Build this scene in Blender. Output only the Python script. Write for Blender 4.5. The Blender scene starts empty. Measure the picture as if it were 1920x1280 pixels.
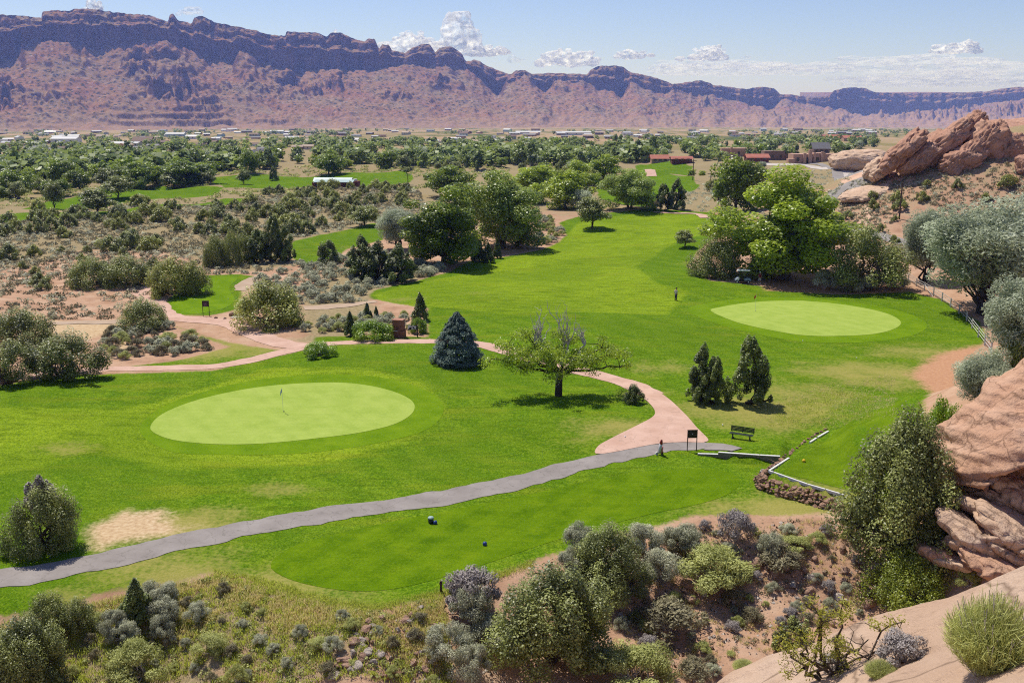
import bpy, bmesh, math, random
import numpy as np
from mathutils import Vector, Matrix
from mathutils.geometry import delaunay_2d_cdt
from mathutils import noise as mnoise

# ------------------------------------------------------------------ camera, sky, sun, exposure
scene = bpy.context.scene
COL = scene.collection
FPX = 1867.0                      # focal length in pixels of a 1920 wide frame (35 mm lens)
PITCH = math.radians(13.4)
CAMZ = 26.0
cam_d = bpy.data.cameras.new("camera")
cam = bpy.data.objects.new("camera", cam_d); COL.objects.link(cam)
cam_d.sensor_width = 36.0; cam_d.lens = 36.0 * FPX / 1920.0
cam_d.clip_start = 0.5; cam_d.clip_end = 120000.0
cam.location = (0, 0, CAMZ); cam.rotation_euler = (math.pi/2 - PITCH, 0, 0)
scene.camera = cam

SUN_EL = math.radians(61); SUN_H = (-0.60, 0.80)       # sun stands ahead and to the left, high
sun_az = math.atan2(SUN_H[0], SUN_H[1])
world = bpy.data.worlds.new("World"); scene.world = world; world.use_nodes = True
wn = world.node_tree; wn.nodes.clear()
sky = wn.nodes.new("ShaderNodeTexSky"); sky.sky_type = 'NISHITA'; sky.sun_disc = False
sky.sun_elevation = SUN_EL; sky.sun_rotation = sun_az
sky.altitude = 1300; sky.air_density = 1.0; sky.dust_density = 0.8; sky.ozone_density = 2.5
bg = wn.nodes.new("ShaderNodeBackground"); bg.inputs[1].default_value = 0.108
wo = wn.nodes.new("ShaderNodeOutputWorld")
tint = wn.nodes.new('ShaderNodeMix'); tint.data_type = 'RGBA'; tint.blend_type = 'MULTIPLY'; tint.inputs[0].default_value = 1.0
tint.inputs[7].default_value = (.93, .91, 1.10, 1)
wn.links.new(sky.outputs[0], tint.inputs[6]); wn.links.new(tint.outputs[2], bg.inputs[0]); wn.links.new(bg.outputs[0], wo.inputs[0])
sun_d = bpy.data.lights.new("sun", 'SUN'); sun_d.energy = 5.0; sun_d.angle = math.radians(0.53)
sun_d.color = (1.0, 0.95, 0.87)
sun = bpy.data.objects.new("sun", sun_d); COL.objects.link(sun)
sv = Vector((SUN_H[0]*math.cos(SUN_EL), SUN_H[1]*math.cos(SUN_EL), math.sin(SUN_EL)))
sun.rotation_euler = sv.to_track_quat('Z', 'Y').to_euler()
scene.view_settings.view_transform = 'Standard'; scene.view_settings.look = 'None'
scene.view_settings.exposure = 0.0; scene.view_settings.gamma = 1.0
scene.view_settings.use_curve_mapping = False
scene.cycles.max_bounces = 8; scene.cycles.diffuse_bounces = 4; scene.cycles.glossy_bounces = 2
scene.cycles.transmission_bounces = 4; scene.cycles.transparent_max_bounces = 24
scene.cycles.volume_bounces = 2
scene.cycles.use_denoising = False; scene.cycles.use_adaptive_sampling = False
scene.cycles.filter_width = 1.1

rng = np.random.default_rng(7)
random.seed(7)
CP, SP = math.cos(PITCH), math.sin(PITCH)

# ------------------------------------------------------------------ numeric helpers
def ray(u, v):
    a = (np.asarray(u, float) - 960.0)/FPX; b = (640.0 - np.asarray(v, float))/FPX
    return a, CP + b*SP, -SP + b*CP
def project(x, y, z):
    z = z - CAMZ
    dep = y*CP - z*SP; up = y*SP + z*CP
    return 960 + FPX*x/dep, 640 - FPX*up/dep, dep
def smooth(e0, e1, x):
    t = np.clip((x - e0)/(e1 - e0), 0, 1); return t*t*(3 - 2*t)
def _hash(i, j, s):
    n = (i.astype(np.int64)*374761393 + j.astype(np.int64)*668265263 + s*1274126177) & 0xffffffff
    n = ((n ^ (n >> 13))*1274126177) & 0xffffffff
    n = n ^ (n >> 16)
    return (n & 0xffffff)/float(0xffffff)
def vnoise(x, y, s=0):
    x = np.asarray(x, float); y = np.asarray(y, float)
    i = np.floor(x); j = np.floor(y); fx = x - i; fy = y - j
    fx = fx*fx*fx*(fx*(fx*6 - 15) + 10); fy = fy*fy*fy*(fy*(fy*6 - 15) + 10)
    i = i.astype(np.int64); j = j.astype(np.int64)
    a = _hash(i, j, s); b = _hash(i+1, j, s); c = _hash(i, j+1, s); d = _hash(i+1, j+1, s)
    return (a + (b-a)*fx)*(1-fy) + (c + (d-c)*fx)*fy
def fbm(x, y, o=4, s=0, g=0.5):
    r = 0; a = 1; t = 0
    for k in range(o):
        r = r + a*(vnoise(x*2**k, y*2**k, s + k*17) - 0.5); t += a; a *= g
    return r/t*2
def poly_sd(px, py, poly):
    """signed distance, positive inside"""
    px = np.asarray(px, float); py = np.asarray(py, float)
    d = np.full(px.shape, 1e18); ins = np.zeros(px.shape, bool)
    n = len(poly)
    for k in range(n):
        ax, ay = poly[k]; bx, by = poly[(k+1) % n]
        ex, ey = bx-ax, by-ay; l2 = ex*ex + ey*ey + 1e-12
        t = np.clip(((px-ax)*ex + (py-ay)*ey)/l2, 0, 1)
        d = np.minimum(d, (px-ax-t*ex)**2 + (py-ay-t*ey)**2)
        if ay != by:
            c = ((ay > py) != (by > py)) & (px < (bx-ax)*(py-ay)/(by-ay) + ax)
            ins ^= c
    d = np.sqrt(d)
    return np.where(ins, d, -d)
def seg_d(px, py, pts):
    d = np.full(np.shape(px), 1e18)
    for (ax, ay), (bx, by) in zip(pts[:-1], pts[1:]):
        ex, ey = bx-ax, by-ay; l2 = ex*ex + ey*ey + 1e-12
        t = np.clip(((px-ax)*ex + (py-ay)*ey)/l2, 0, 1)
        d = np.minimum(d, (px-ax-t*ex)**2 + (py-ay-t*ey)**2)
    return np.sqrt(d)

# ------------------------------------------------------------------ terrain height
DT = np.array([0, 250, 460, 700, 1200, 2000, 3500, 6000, 12000, 60000.])
ZT = np.array([0, 0, -0.8, -2.5, -12.6, -27, -55, -100, -200, -700.])
def flat(u, v, z=0.0):
    a, b, c = ray(u, v); t = (z - CAMZ)/c
    return float(a*t), float(b*t)
EDGE = sorted([flat(*p) for p in [(-300,1150),(0,1118),(200,1092),(400,1066),(520,1095),(640,1135),(710,1140),(830,1112),
        (1000,1052),(1150,1003),(1300,968),(1450,966),(1580,960),(1700,1000),(2200,1000)]])
EX = np.array([p[0] for p in EDGE]); EY = np.array([p[1] for p in EDGE])
TEE2 = [flat(u, v, 1.0) for u, v in [(1437,886),(1472,858),(1510,830),(1550,804),(1620,808),(1700,814),(1720,860),(1700,930),(1640,945),(1583,931),(1510,910)]]
TW = [flat(1308, 853), flat(1385, 863), flat(1462, 868)]       # foot line of the timber wall
def H(x, y):
    x = np.asarray(x, float); y = np.asarray(y, float)
    r = np.hypot(x, y)
    z = np.interp(r, DT, ZT)
    # soft undulation of the course
    und = 0.32*np.sin(x/13+1.3)*np.sin(y/17+.4) + 0.22*np.sin(x/6.3+y/9.1) + 0.16*np.sin(y/5.2-x/11)
    z = z + und*smooth(75, 110, r)*(1 + smooth(150, 500, r)*2.0)
    z = z + 0.12*np.sin(x/7+.5)*np.sin(y/6+1)*(1 - smooth(75, 110, r))
    # bank falling to the gully in front of the tee
    ye = np.interp(x, EX, EY)
    dfr = np.maximum(0, ye - y)
    gully = -2.6*smooth(0, 9, dfr) - 1.5*smooth(7, 22, dfr)
    z = z + gully*(1 + .12*np.sin(x*1.1+y*.6))
    # rocky hillside on the right, near
    xr = 22.5 + 0.05*(y-55) + .8*np.sin(y*.35)
    hr = np.maximum(0, x - xr)
    z = z + (0.62*np.minimum(hr, 22))*smooth(30, 44, y)*(1 - smooth(68, 88, y))*smooth(0, 3, hr)
    # hill below the far rock fins
    ex = (x-128)/78.0; ey = (y-238)/66.0
    z = z + 20.5*smooth(1.0, 0.08, np.sqrt(ex*ex + ey*ey))
    ex = (x-205)/105.0; ey = (y-215)/95.0
    z = z + 13*smooth(1.0, 0.1, np.sqrt(ex*ex + ey*ey))
    # raised tee behind the stone wall
    near = (r < 95) & (r > 40)
    if np.any(near):
        s = poly_sd(x, y, TEE2)
        z = np.where(near, z + 1.0*smooth(-0.25, 0.25, s), z)
        d = seg_d(x, y, TW)
        lx, ly = TW[2][0]-TW[0][0], TW[2][1]-TW[0][1]; L = math.hypot(lx, ly)
        side = ((x-TW[0][0])*(-ly) + (y-TW[0][1])*lx)/L      # + behind the wall
        k = np.where(side > 0.12, 1 - smooth(1.0, 8, d), 1 - smooth(0.0, 0.12, d))
        along = ((x-TW[0][0])*lx + (y-TW[0][1])*ly)/L/L
        k = k*smooth(-.05, .45, along)*(1-smooth(.98, 1.12, along))
        z = np.where(near & (s < -.3), z + 0.5*k, z)
    return z
def G(us, vs, tmax=12000.):
    """points where the photograph's sight lines meet the ground"""
    us = np.atleast_1d(np.asarray(us, float)); vs = np.atleast_1d(np.asarray(vs, float))
    a, b, c = ray(us, vs)
    out = np.zeros((len(us), 3))
    T = np.geomspace(20, tmax, 1500)
    for k in range(len(us)):
        X, Y, Z = a[k]*T, b[k]*T, CAMZ + c[k]*T
        below = Z < H(X, Y)
        i = int(np.argmax(below)) if below.any() else len(T)-1
        lo, hi = T[max(i-1, 0)], T[i]
        for _ in range(5):
            tt = np.linspace(lo, hi, 9)
            bl = (CAMZ + c[k]*tt) < H(a[k]*tt, b[k]*tt)
            j = int(np.argmax(bl)) if bl.any() else 8
            lo, hi = tt[max(j-1, 0)], tt[j]
        t = hi
        out[k] = (a[k]*t, b[k]*t, float(H(a[k]*t, b[k]*t)))
    return out
def Gp(pts):
    g = G([p[0] for p in pts], [p[1] for p in pts]); return [(float(p[0]), float(p[1])) for p in g]

# ------------------------------------------------------------------ scene helpers
def link(o): COL.objects.link(o); return o
def tag(o, label=None, cat=None, group=None, kind=None):
    if label: o["label"] = label
    if cat: o["category"] = cat
    if group: o["group"] = group
    if kind: o["kind"] = kind
    return o
def mesh_np(name, V, F, mats=(), attrs=None, smoothed=False, mi=None):
    V = np.asarray(V, np.float32); F = np.asarray(F, np.int32)
    me = bpy.data.meshes.new(name)
    nf, k = F.shape
    me.vertices.add(len(V)); me.vertices.foreach_set("co", V.ravel())
    me.loops.add(nf*k); me.loops.foreach_set("vertex_index", F.ravel())
    me.polygons.add(nf); me.polygons.foreach_set("loop_start", np.arange(0, nf*k, k, dtype=np.int32))
    for m in mats: me.materials.append(m)
    if mi is not None: me.polygons.foreach_set("material_index", np.asarray(mi, np.int32))
    if smoothed: me.polygons.foreach_set("use_smooth", np.ones(nf, bool))
    for n, arr in (attrs or {}).items():
        at = me.attributes.new(n, 'FLOAT', 'POINT'); at.data.foreach_set("value", np.asarray(arr, np.float32))
    me.update(calc_edges=True)
    return me
def obj(name, me, parent=None, loc=(0,0,0), rz=0, sc=None):
    o = bpy.data.objects.new(name, me); link(o)
    o.location = loc; o.rotation_euler = (0, 0, rz)
    if sc is not None: o.scale = sc
    if parent: o.parent = parent
    return o
def empty(name, loc=(0,0,0), rz=0, sc=None):
    o = bpy.data.objects.new(name, None); link(o); o.empty_display_size = .2
    o.location = loc; o.rotation_euler = (0,0,rz)
    if sc is not None: o.scale = sc
    return o

# ------------------------------------------------------------------ material helpers
def new_mat(name):
    m = bpy.data.materials.new(name); m.use_nodes = True
    nt = m.node_tree; nt.nodes.clear(); return m, nt
def N(nt, t, **kw):
    n = nt.nodes.new("ShaderNode" + t)
    for k, v in kw.items(): setattr(n, k, v)
    return n
def noise_node(nt, vec, scale, detail=4, rough=.55):
    n = N(nt, "TexNoise"); n.inputs["Scale"].default_value = scale
    n.inputs["Detail"].default_value = detail; n.inputs["Roughness"].default_value = rough
    if vec is not None: nt.links.new(vec, n.inputs["Vector"])
    return n.outputs["Fac"]
def ramp(nt, fac, stops):
    r = N(nt, "ValToRGB"); nt.links.new(fac, r.inputs[0])
    el = r.color_ramp.elements
    while len(el) < len(stops): el.new(.5)
    for e, (p, c) in zip(el, stops):
        e.position = p; e.color = (c[0], c[1], c[2], 1) if not isinstance(c, (int, float)) else (c, c, c, 1)
    return r.outputs[0]
def mixc(nt, fac, a, b, mode='MIX'):
    m = N(nt, "Mix", data_type='RGBA', blend_type=mode)
    for s, v in ((m.inputs[0], fac), (m.inputs[6], a), (m.inputs[7], b)):
        if isinstance(v, (int, float)): s.default_value = v
        elif isinstance(v, tuple): s.default_value = (v[0], v[1], v[2], 1)
        else: nt.links.new(v, s)
    return m.outputs[2]
def math_n(nt, op, a, b=0.0, clamp=False):
    m = N(nt, "Math", operation=op); m.use_clamp = clamp
    for s, v in ((m.inputs[0], a), (m.inputs[1], b)):
        if isinstance(v, (int, float)): s.default_value = v
        else: nt.links.new(v, s)
    return m.outputs[0]
def attr(nt, name):
    return N(nt, "Attribute", attribute_name=name).outputs["Fac"]
def sstep(nt, x, a, b):
    m = N(nt, "MapRange", interpolation_type='SMOOTHSTEP')
    nt.links.new(x, m.inputs[0]); m.inputs[1].default_value = a; m.inputs[2].default_value = b
    return m.outputs[0]
def bump(nt, h, strength=.5, dist=.1):
    b = N(nt, "Bump"); b.inputs["Strength"].default_value = strength; b.inputs["Distance"].default_value = dist
    nt.links.new(h, b.inputs["Height"]); return b.outputs[0]
def finish(nt, color, rough=.8, normal=None, spec=.2, metal=0.0):
    p = N(nt, "BsdfPrincipled"); o = N(nt, "OutputMaterial")
    if isinstance(color, tuple): p.inputs["Base Color"].default_value = (*color[:3], 1)
    else: nt.links.new(color, p.inputs["Base Color"])
    p.inputs["Roughness"].default_value = rough; p.inputs["Specular IOR Level"].default_value = spec
    p.inputs["Metallic"].default_value = metal
    if normal is not None: nt.links.new(normal, p.inputs["Normal"])
    nt.links.new(p.outputs[0], o.inputs[0]); return p
def pos(nt): return N(nt, "NewGeometry").outputs["Position"]
def objco(nt): return N(nt, "TexCoord").outputs["Object"]
def simple(name, c, rough=.7, var=.25, scale=6., spec=.25, metal=0., bmp=.15):
    m, nt = new_mat(name); v = objco(nt)
    n = noise_node(nt, v, scale, 5)
    lo = tuple(x*(1-var) for x in c); hi = tuple(min(1, x*(1+var)) for x in c)
    finish(nt, ramp(nt, n, [(.3, lo), (.7, hi)]), rough, bump(nt, n, bmp, .05), spec, metal); return m
def leaf_mat(name, dark, light, trans=.3, tcol=None, rough=.55, objvar=.25):
    m, nt = new_mat(name)
    t = attr(nt, "tint")
    oi = N(nt, "ObjectInfo").outputs["Random"]
    f = math_n(nt, 'ADD', t, math_n(nt, 'MULTIPLY', math_n(nt, 'SUBTRACT', oi, .5), objvar), True)
    f = math_n(nt, 'POWER', f, 1.35); c = mixc(nt, f, dark, light)
    p = N(nt, "BsdfPrincipled"); nt.links.new(c, p.inputs["Base Color"]); p.inputs["Roughness"].default_value = rough
    p.inputs["Specular IOR Level"].default_value = .5
    tr = N(nt, "BsdfTranslucent")
    tc = mixc(nt, .6, c, tcol or light); nt.links.new(tc, tr.inputs[0])
    mx = N(nt, "MixShader"); mx.inputs[0].default_value = trans
    nt.links.new(p.outputs[0], mx.inputs[1]); nt.links.new(tr.outputs[0], mx.inputs[2])
    o = N(nt, "OutputMaterial"); nt.links.new(mx.outputs[0], o.inputs[0]); return m

M = {}
# ---- ground: soil, scrub soil, turf, dry turf, slickrock chosen by distances stored on the sheet
def ground_mat():
    m, nt = new_mat("ground"); P = pos(nt)
    n_big = noise_node(nt, P, .05, 5); n_mid = noise_node(nt, P, .35, 5); n_fin = noise_node(nt, P, 3.2, 5, .65)
    n_vf = noise_node(nt, P, 9., 3, .7)
    edge = math_n(nt, 'ADD', math_n(nt, 'MULTIPLY', math_n(nt, 'SUBTRACT', n_fin, .5), 1.3), math_n(nt, 'MULTIPLY', math_n(nt, 'SUBTRACT', n_mid, .5), 1.6))
    # soil
    soil = ramp(nt, n_mid, [(.25, (.31,.175,.105)), (.5, (.45,.275,.175)), (.75, (.55,.39,.27))])
    tan = ramp(nt, n_fin, [(.3, (.20,.16,.08)), (.7, (.40,.31,.17))])
    scrubm = sstep(nt, math_n(nt, 'ADD', attr(nt, "z_tan"), math_n(nt, 'MULTIPLY', math_n(nt, 'SUBTRACT', n_mid, .5), 1.5)), .25, .75)
    soil = mixc(nt, scrubm, soil, tan)
    vor = N(nt, "TexVoronoi"); vor.inputs["Scale"].default_value = 2.6; nt.links.new(P, vor.inputs["Vector"])
    spk = ramp(nt, vor.outputs["Distance"], [(.10, 1.0), (.28, 0.0)])
    soil = mixc(nt, math_n(nt, 'MULTIPLY', spk, .55), soil, (.13,.115,.06))
    soil = mixc(nt, math_n(nt, 'MULTIPLY', sstep(nt, n_vf, .5, .75), .45), soil, (.52,.38,.27))
    # turf
    lush = ramp(nt, n_fin, [(.32, (.052,.122,.003)), (.5, (.103,.205,.006)), (.66, (.185,.290,.012))])
    fair = ramp(nt, n_fin, [(.32, (.165,.252,.007)), (.5, (.235,.340,.013)), (.66, (.315,.415,.024))])
    fmask = sstep(nt, math_n(nt, 'ADD', attr(nt, "z_fair"), math_n(nt, 'MULTIPLY', edge, .4)), -.6, .6)
    turf = mixc(nt, fmask, lush, fair)
    # mowing lines: faint bands across the fairway
    sx = N(nt, "SeparateXYZ"); nt.links.new(P, sx.inputs[0])
    ph = math_n(nt, 'ADD', math_n(nt, 'MULTIPLY', sx.outputs[0], 1.5), math_n(nt, 'MULTIPLY', sx.outputs[1], .75))
    ph = math_n(nt, 'ADD', ph, math_n(nt, 'MULTIPLY', n_big, 26.))
    band = math_n(nt, 'MULTIPLY', sstep(nt, math_n(nt, 'SINE', ph), -.5, .5), .18)
    turf = mixc(nt, band, turf, (.27,.36,.02))
    turf = mixc(nt, math_n(nt, 'MULTIPLY', sstep(nt, n_mid, .48, .72), .30), turf, (.20,.29,.022))
    st = N(nt, "VectorMath", operation='MULTIPLY'); nt.links.new(P, st.inputs[0]); st.inputs[1].default_value = (.30, 1.15, .5)
    streak = noise_node(nt, st.outputs[0], 1.1, 6, .68)
    turf = mixc(nt, math_n(nt, 'MULTIPLY', sstep(nt, streak, .46, .66), .62), turf, (.060,.115,.003))
    turf = mixc(nt, math_n(nt, 'MULTIPLY', sstep(nt, noise_node(nt, st.outputs[0], .33, 4), .52, .70), .5), turf, (.235,.27,.016))
    turf = mixc(nt, math_n(nt, 'MULTIPLY', sstep(nt, n_big, .44, .62), .42), turf, (.085,.165,.005))
    turf = mixc(nt, math_n(nt, 'MULTIPLY', sstep(nt, n_vf, .48, .60), .72), turf, (.045,.088,.002))
    turf = mixc(nt, math_n(nt, 'MULTIPLY', sstep(nt, n_vf, .46, .32), .40), turf, (.28,.32,.03))
    # dry patches in the turf
    dry = sstep(nt, math_n(nt, 'ADD', attr(nt, "z_dry"), math_n(nt, 'ADD', math_n(nt, 'MULTIPLY', math_n(nt, 'SUBTRACT', n_fin, .5), .9), math_n(nt, 'MULTIPLY', math_n(nt, 'SUBTRACT', n_mid, .5), .8))), .3, .9)
    dryc = ramp(nt, n_vf, [(.3, (.235,.215,.045)), (.7, (.40,.34,.11))])
    turf = mixc(nt, math_n(nt, 'MULTIPLY', dry, .85), turf, dryc)
    tm = sstep(nt, math_n(nt, 'ADD', attr(nt, "z_turf"), edge), -.35, .35)
    col = mixc(nt, tm, soil, turf)
    # bare earth and sand showing through
    bare = sstep(nt, math_n(nt, 'ADD', attr(nt, "z_bare"), math_n(nt, 'MULTIPLY', edge, 1.5)), -.7, 1.1)
    barec = ramp(nt, n_fin, [(.3, (.40,.26,.14)), (.55, (.55,.40,.235)), (.75, (.62,.50,.33))])
    bared = ramp(nt, n_fin, [(.3, (.40,.20,.11)), (.7, (.52,.30,.17))])
    barec = mixc(nt, sstep(nt, sx.outputs[0], 5., 15.), barec, bared)
    col = mixc(nt, bare, col, barec)
    # slickrock
    rk = sstep(nt, math_n(nt, 'ADD', attr(nt, "z_rock"), math_n(nt, 'MULTIPLY', edge, .8)), -.3, .5)
    rc = ramp(nt, n_mid, [(.25, (.44,.25,.16)), (.5, (.58,.38,.265)), (.8, (.66,.47,.34))])
    rc = mixc(nt, math_n(nt, 'MULTIPLY', sstep(nt, n_fin, .52, .7), .5), rc, (.36,.17,.10))
    col = mixc(nt, rk, col, rc)
    # far valley floor: fields
    fm = sstep(nt, attr(nt, "z_far"), .2, .8)
    nf = noise_node(nt, P, .006, 5)
    fc = ramp(nt, nf, [(.35, (.085,.11,.035)), (.45, (.24,.20,.085)), (.55, (.36,.26,.15)), (.68, (.40,.27,.17))])
    col = mixc(nt, fm, col, fc)
    hh = math_n(nt, 'ADD', math_n(nt, 'MULTIPLY', n_fin, .6), math_n(nt, 'MULTIPLY', n_vf, .4))
    finish(nt, col, .95, bump(nt, hh, .6, .16), .02); return m
M['ground'] = ground_mat()
def turf_mat(name, a, b, c, stripe=.0, sa=1., sb=.5, texture=.5):
    m, nt = new_mat(name); P = pos(nt)
    n1 = noise_node(nt, P, .5, 5); n2 = noise_node(nt, P, 5., 5, .65)
    col = ramp(nt, n1, [(.3, a), (.5, b), (.72, c)])
    col = mixc(nt, math_n(nt, 'MULTIPLY', sstep(nt, n2, .45, .70), .5), col, tuple(x*1.15 for x in c))
    n3 = noise_node(nt, P, 9., 3, .7)
    col = mixc(nt, math_n(nt, 'MULTIPLY', sstep(nt, n3, .48, .64), texture), col, tuple(x*.55 for x in a))
    stv = N(nt, "VectorMath", operation='MULTIPLY'); nt.links.new(P, stv.inputs[0]); stv.inputs[1].default_value = (.3, 1.2, .5)
    col = mixc(nt, math_n(nt, 'MULTIPLY', sstep(nt, noise_node(nt, stv.outputs[0], 1.2, 6, .68), .46, .68), .5), col, a)
    if stripe:
        sx = N(nt, "SeparateXYZ"); nt.links.new(P, sx.inputs[0])
        ph = math_n(nt, 'ADD', math_n(nt, 'MULTIPLY', sx.outputs[0], sa), math_n(nt, 'MULTIPLY', sx.outputs[1], sb))
        band = math_n(nt, 'MULTIPLY', sstep(nt, math_n(nt, 'SINE', ph), -.4, .4), stripe)
        col = mixc(nt, band, col, tuple(x*1.35 for x in c))
    finish(nt, col, .95, bump(nt, n2, .35, .05), .02); return m
M['green'] = turf_mat("putting_green_turf", (.255,.350,.052), (.302,.392,.070), (.345,.425,.088), .07, 3.0, 2.0, .18)
M['collar'] = turf_mat("collar_turf", (.098,.188,.004), (.130,.225,.006), (.170,.262,.010), .10, 1.2, .9)
M['tee'] = turf_mat("tee_turf", (.062,.130,.002), (.098,.180,.003), (.150,.230,.006), .14, 2.2, -1.4)
M['tee2'] = turf_mat("raised_tee_turf", (.070,.130,.003), (.105,.175,.004), (.150,.225,.008), .08, 1.5, 1.0)

def path_mat(name, a, b, cracks=.0, joint=False):
    m, nt = new_mat(name); P = pos(nt)
    n1 = noise_node(nt, P, .45, 5); n2 = noise_node(nt, P, 11., 4, .7)
    col = ramp(nt, n1, [(.3, a), (.7, b)])
    col = mixc(nt, math_n(nt, 'MULTIPLY', sstep(nt, n2, .4, .8), .35), col, tuple(x*.72 for x in a))
    nw = noise_node(nt, P, 1.3, 6, .7)
    col = mixc(nt, math_n(nt, 'MULTIPLY', sstep(nt, nw, .52, .68), .4), col, tuple(x*.66 for x in a))
    if cracks:
        v = N(nt, "TexVoronoi", feature='DISTANCE_TO_EDGE'); v.inputs["Scale"].default_value = .62
        wv = N(nt, "Mix", data_type='VECTOR'); wv.inputs[0].default_value = .35
        nn = N(nt, "TexNoise"); nn.inputs["Scale"].default_value = 1.4; nt.links.new(P, nn.inputs["Vector"])
        nt.links.new(P, wv.inputs[4]); 
        ad = N(nt, "VectorMath", operation='ADD'); nt.links.new(P, ad.inputs[0]); nt.links.new(nn.outputs["Color"], ad.inputs[1])
        nt.links.new(ad.outputs[0], v.inputs["Vector"])
        ck = ramp(nt, v.outputs["Distance"], [(.0, 1.), (.016, 0.)])
        col = mixc(nt, math_n(nt, 'MULTIPLY', ck, cracks), col, (.10,.095,.07))
    finish(nt, col, .97, bump(nt, n2, .35, .03), .02); return m
M['concrete'] = path_mat("pink_concrete", (.50,.315,.235), (.62,.42,.33), .30)
M['asphalt'] = path_mat("old_asphalt", (.245,.215,.195), (.33,.295,.27), .45)
M['dirt'] = path_mat("dirt_track", (.40,.29,.20), (.50,.38,.28))
M['gravel'] = path_mat("pale_gravel", (.46,.40,.35), (.58,.52,.46))
M['road'] = path_mat("road_asphalt", (.26,.235,.215), (.33,.30,.28))
def rock_mat(name, a, b, c, bands=3.0, tilt=(.35,.1,1.)):
    m, nt = new_mat(name); P = objco(nt)
    n1 = noise_node(nt, P, .35, 6, .6); n2 = noise_node(nt, P, 4.5, 8, .7)
    dt = N(nt, "VectorMath", operation='DOT_PRODUCT'); nt.links.new(P, dt.inputs[0]); dt.inputs[1].default_value = tilt
    ph = math_n(nt, 'ADD', math_n(nt, 'MULTIPLY', dt.outputs["Value"], bands), math_n(nt, 'MULTIPLY', n1, 7.))
    bd = sstep(nt, math_n(nt, 'SINE', ph), -.2, .9)
    bd2 = math_n(nt, 'SINE', math_n(nt, 'ADD', math_n(nt, 'MULTIPLY', dt.outputs["Value"], bands*4.3), math_n(nt, 'MULTIPLY', n1, 15.)))
    col = ramp(nt, n1, [(.25, a), (.5, b), (.75, c)])
    col = mixc(nt, math_n(nt, 'MULTIPLY', bd, .22), col, a)
    col = mixc(nt, math_n(nt, 'MULTIPLY', sstep(nt, n2, .5, .72), .35), col, tuple(x*.75 for x in a))
    vc = N(nt, 'TexVoronoi', feature='DISTANCE_TO_EDGE'); vc.inputs['Scale'].default_value = .38
    wq = N(nt, 'VectorMath', operation='ADD'); nq = N(nt, 'TexNoise'); nq.inputs['Scale'].default_value = .9; nq.inputs['Detail'].default_value = 5; nt.links.new(P, nq.inputs['Vector']); nt.links.new(P, wq.inputs[0]); nt.links.new(nq.outputs['Color'], wq.inputs[1]); nt.links.new(wq.outputs[0], vc.inputs['Vector'])
    pv_ = N(nt, 'TexVoronoi'); pv_.inputs['Scale'].default_value = 3.2; nt.links.new(wq.outputs[0], pv_.inputs['Vector'])
    col = mixc(nt, math_n(nt, 'MULTIPLY', ramp(nt, pv_.outputs['Distance'], [(.06, 1.), (.14, 0.)]), .6), col, tuple(x*.45 for x in a))
    nv = noise_node(nt, P, .9, 6, .7)
    col = mixc(nt, math_n(nt, 'MULTIPLY', sstep(nt, nv, .54, .68), .5), col, tuple(x*.62 for x in a))
    ck = ramp(nt, vc.outputs['Distance'], [(.0, 1.), (.025, 0.)])
    col = mixc(nt, math_n(nt, 'MULTIPLY', ck, .75), col, tuple(x*.4 for x in a))
    h = math_n(nt, 'ADD', math_n(nt, 'MULTIPLY', bd2, .22), math_n(nt, 'ADD', n2, math_n(nt, 'MULTIPLY', bd, .5)))
    finish(nt, col, .95, bump(nt, h, .8, .22), .06); return m
M['slick'] = rock_mat("pale_slickrock", (.52,.34,.23), (.62,.435,.305), (.68,.51,.385), 1.6)
M['sand'] = rock_mat("red_sandstone", (.45,.25,.155), (.58,.35,.23), (.67,.45,.32), 2.2)
M['fin'] = rock_mat("brown_sandstone", (.38,.20,.135), (.50,.285,.195), (.60,.385,.275), 1.6, (-.62,.1,.8))
M['boulder'] = rock_mat("broken_rock", (.33,.19,.13), (.45,.29,.205), (.55,.42,.33), 3.)
M['boulder2'] = rock_mat("pale_rock", (.42,.34,.28), (.52,.44,.37), (.60,.53,.46), 3.)
M['wallstone'] = rock_mat("wall_stone", (.34,.19,.125), (.48,.30,.205), (.60,.44,.33), 3.)

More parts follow.
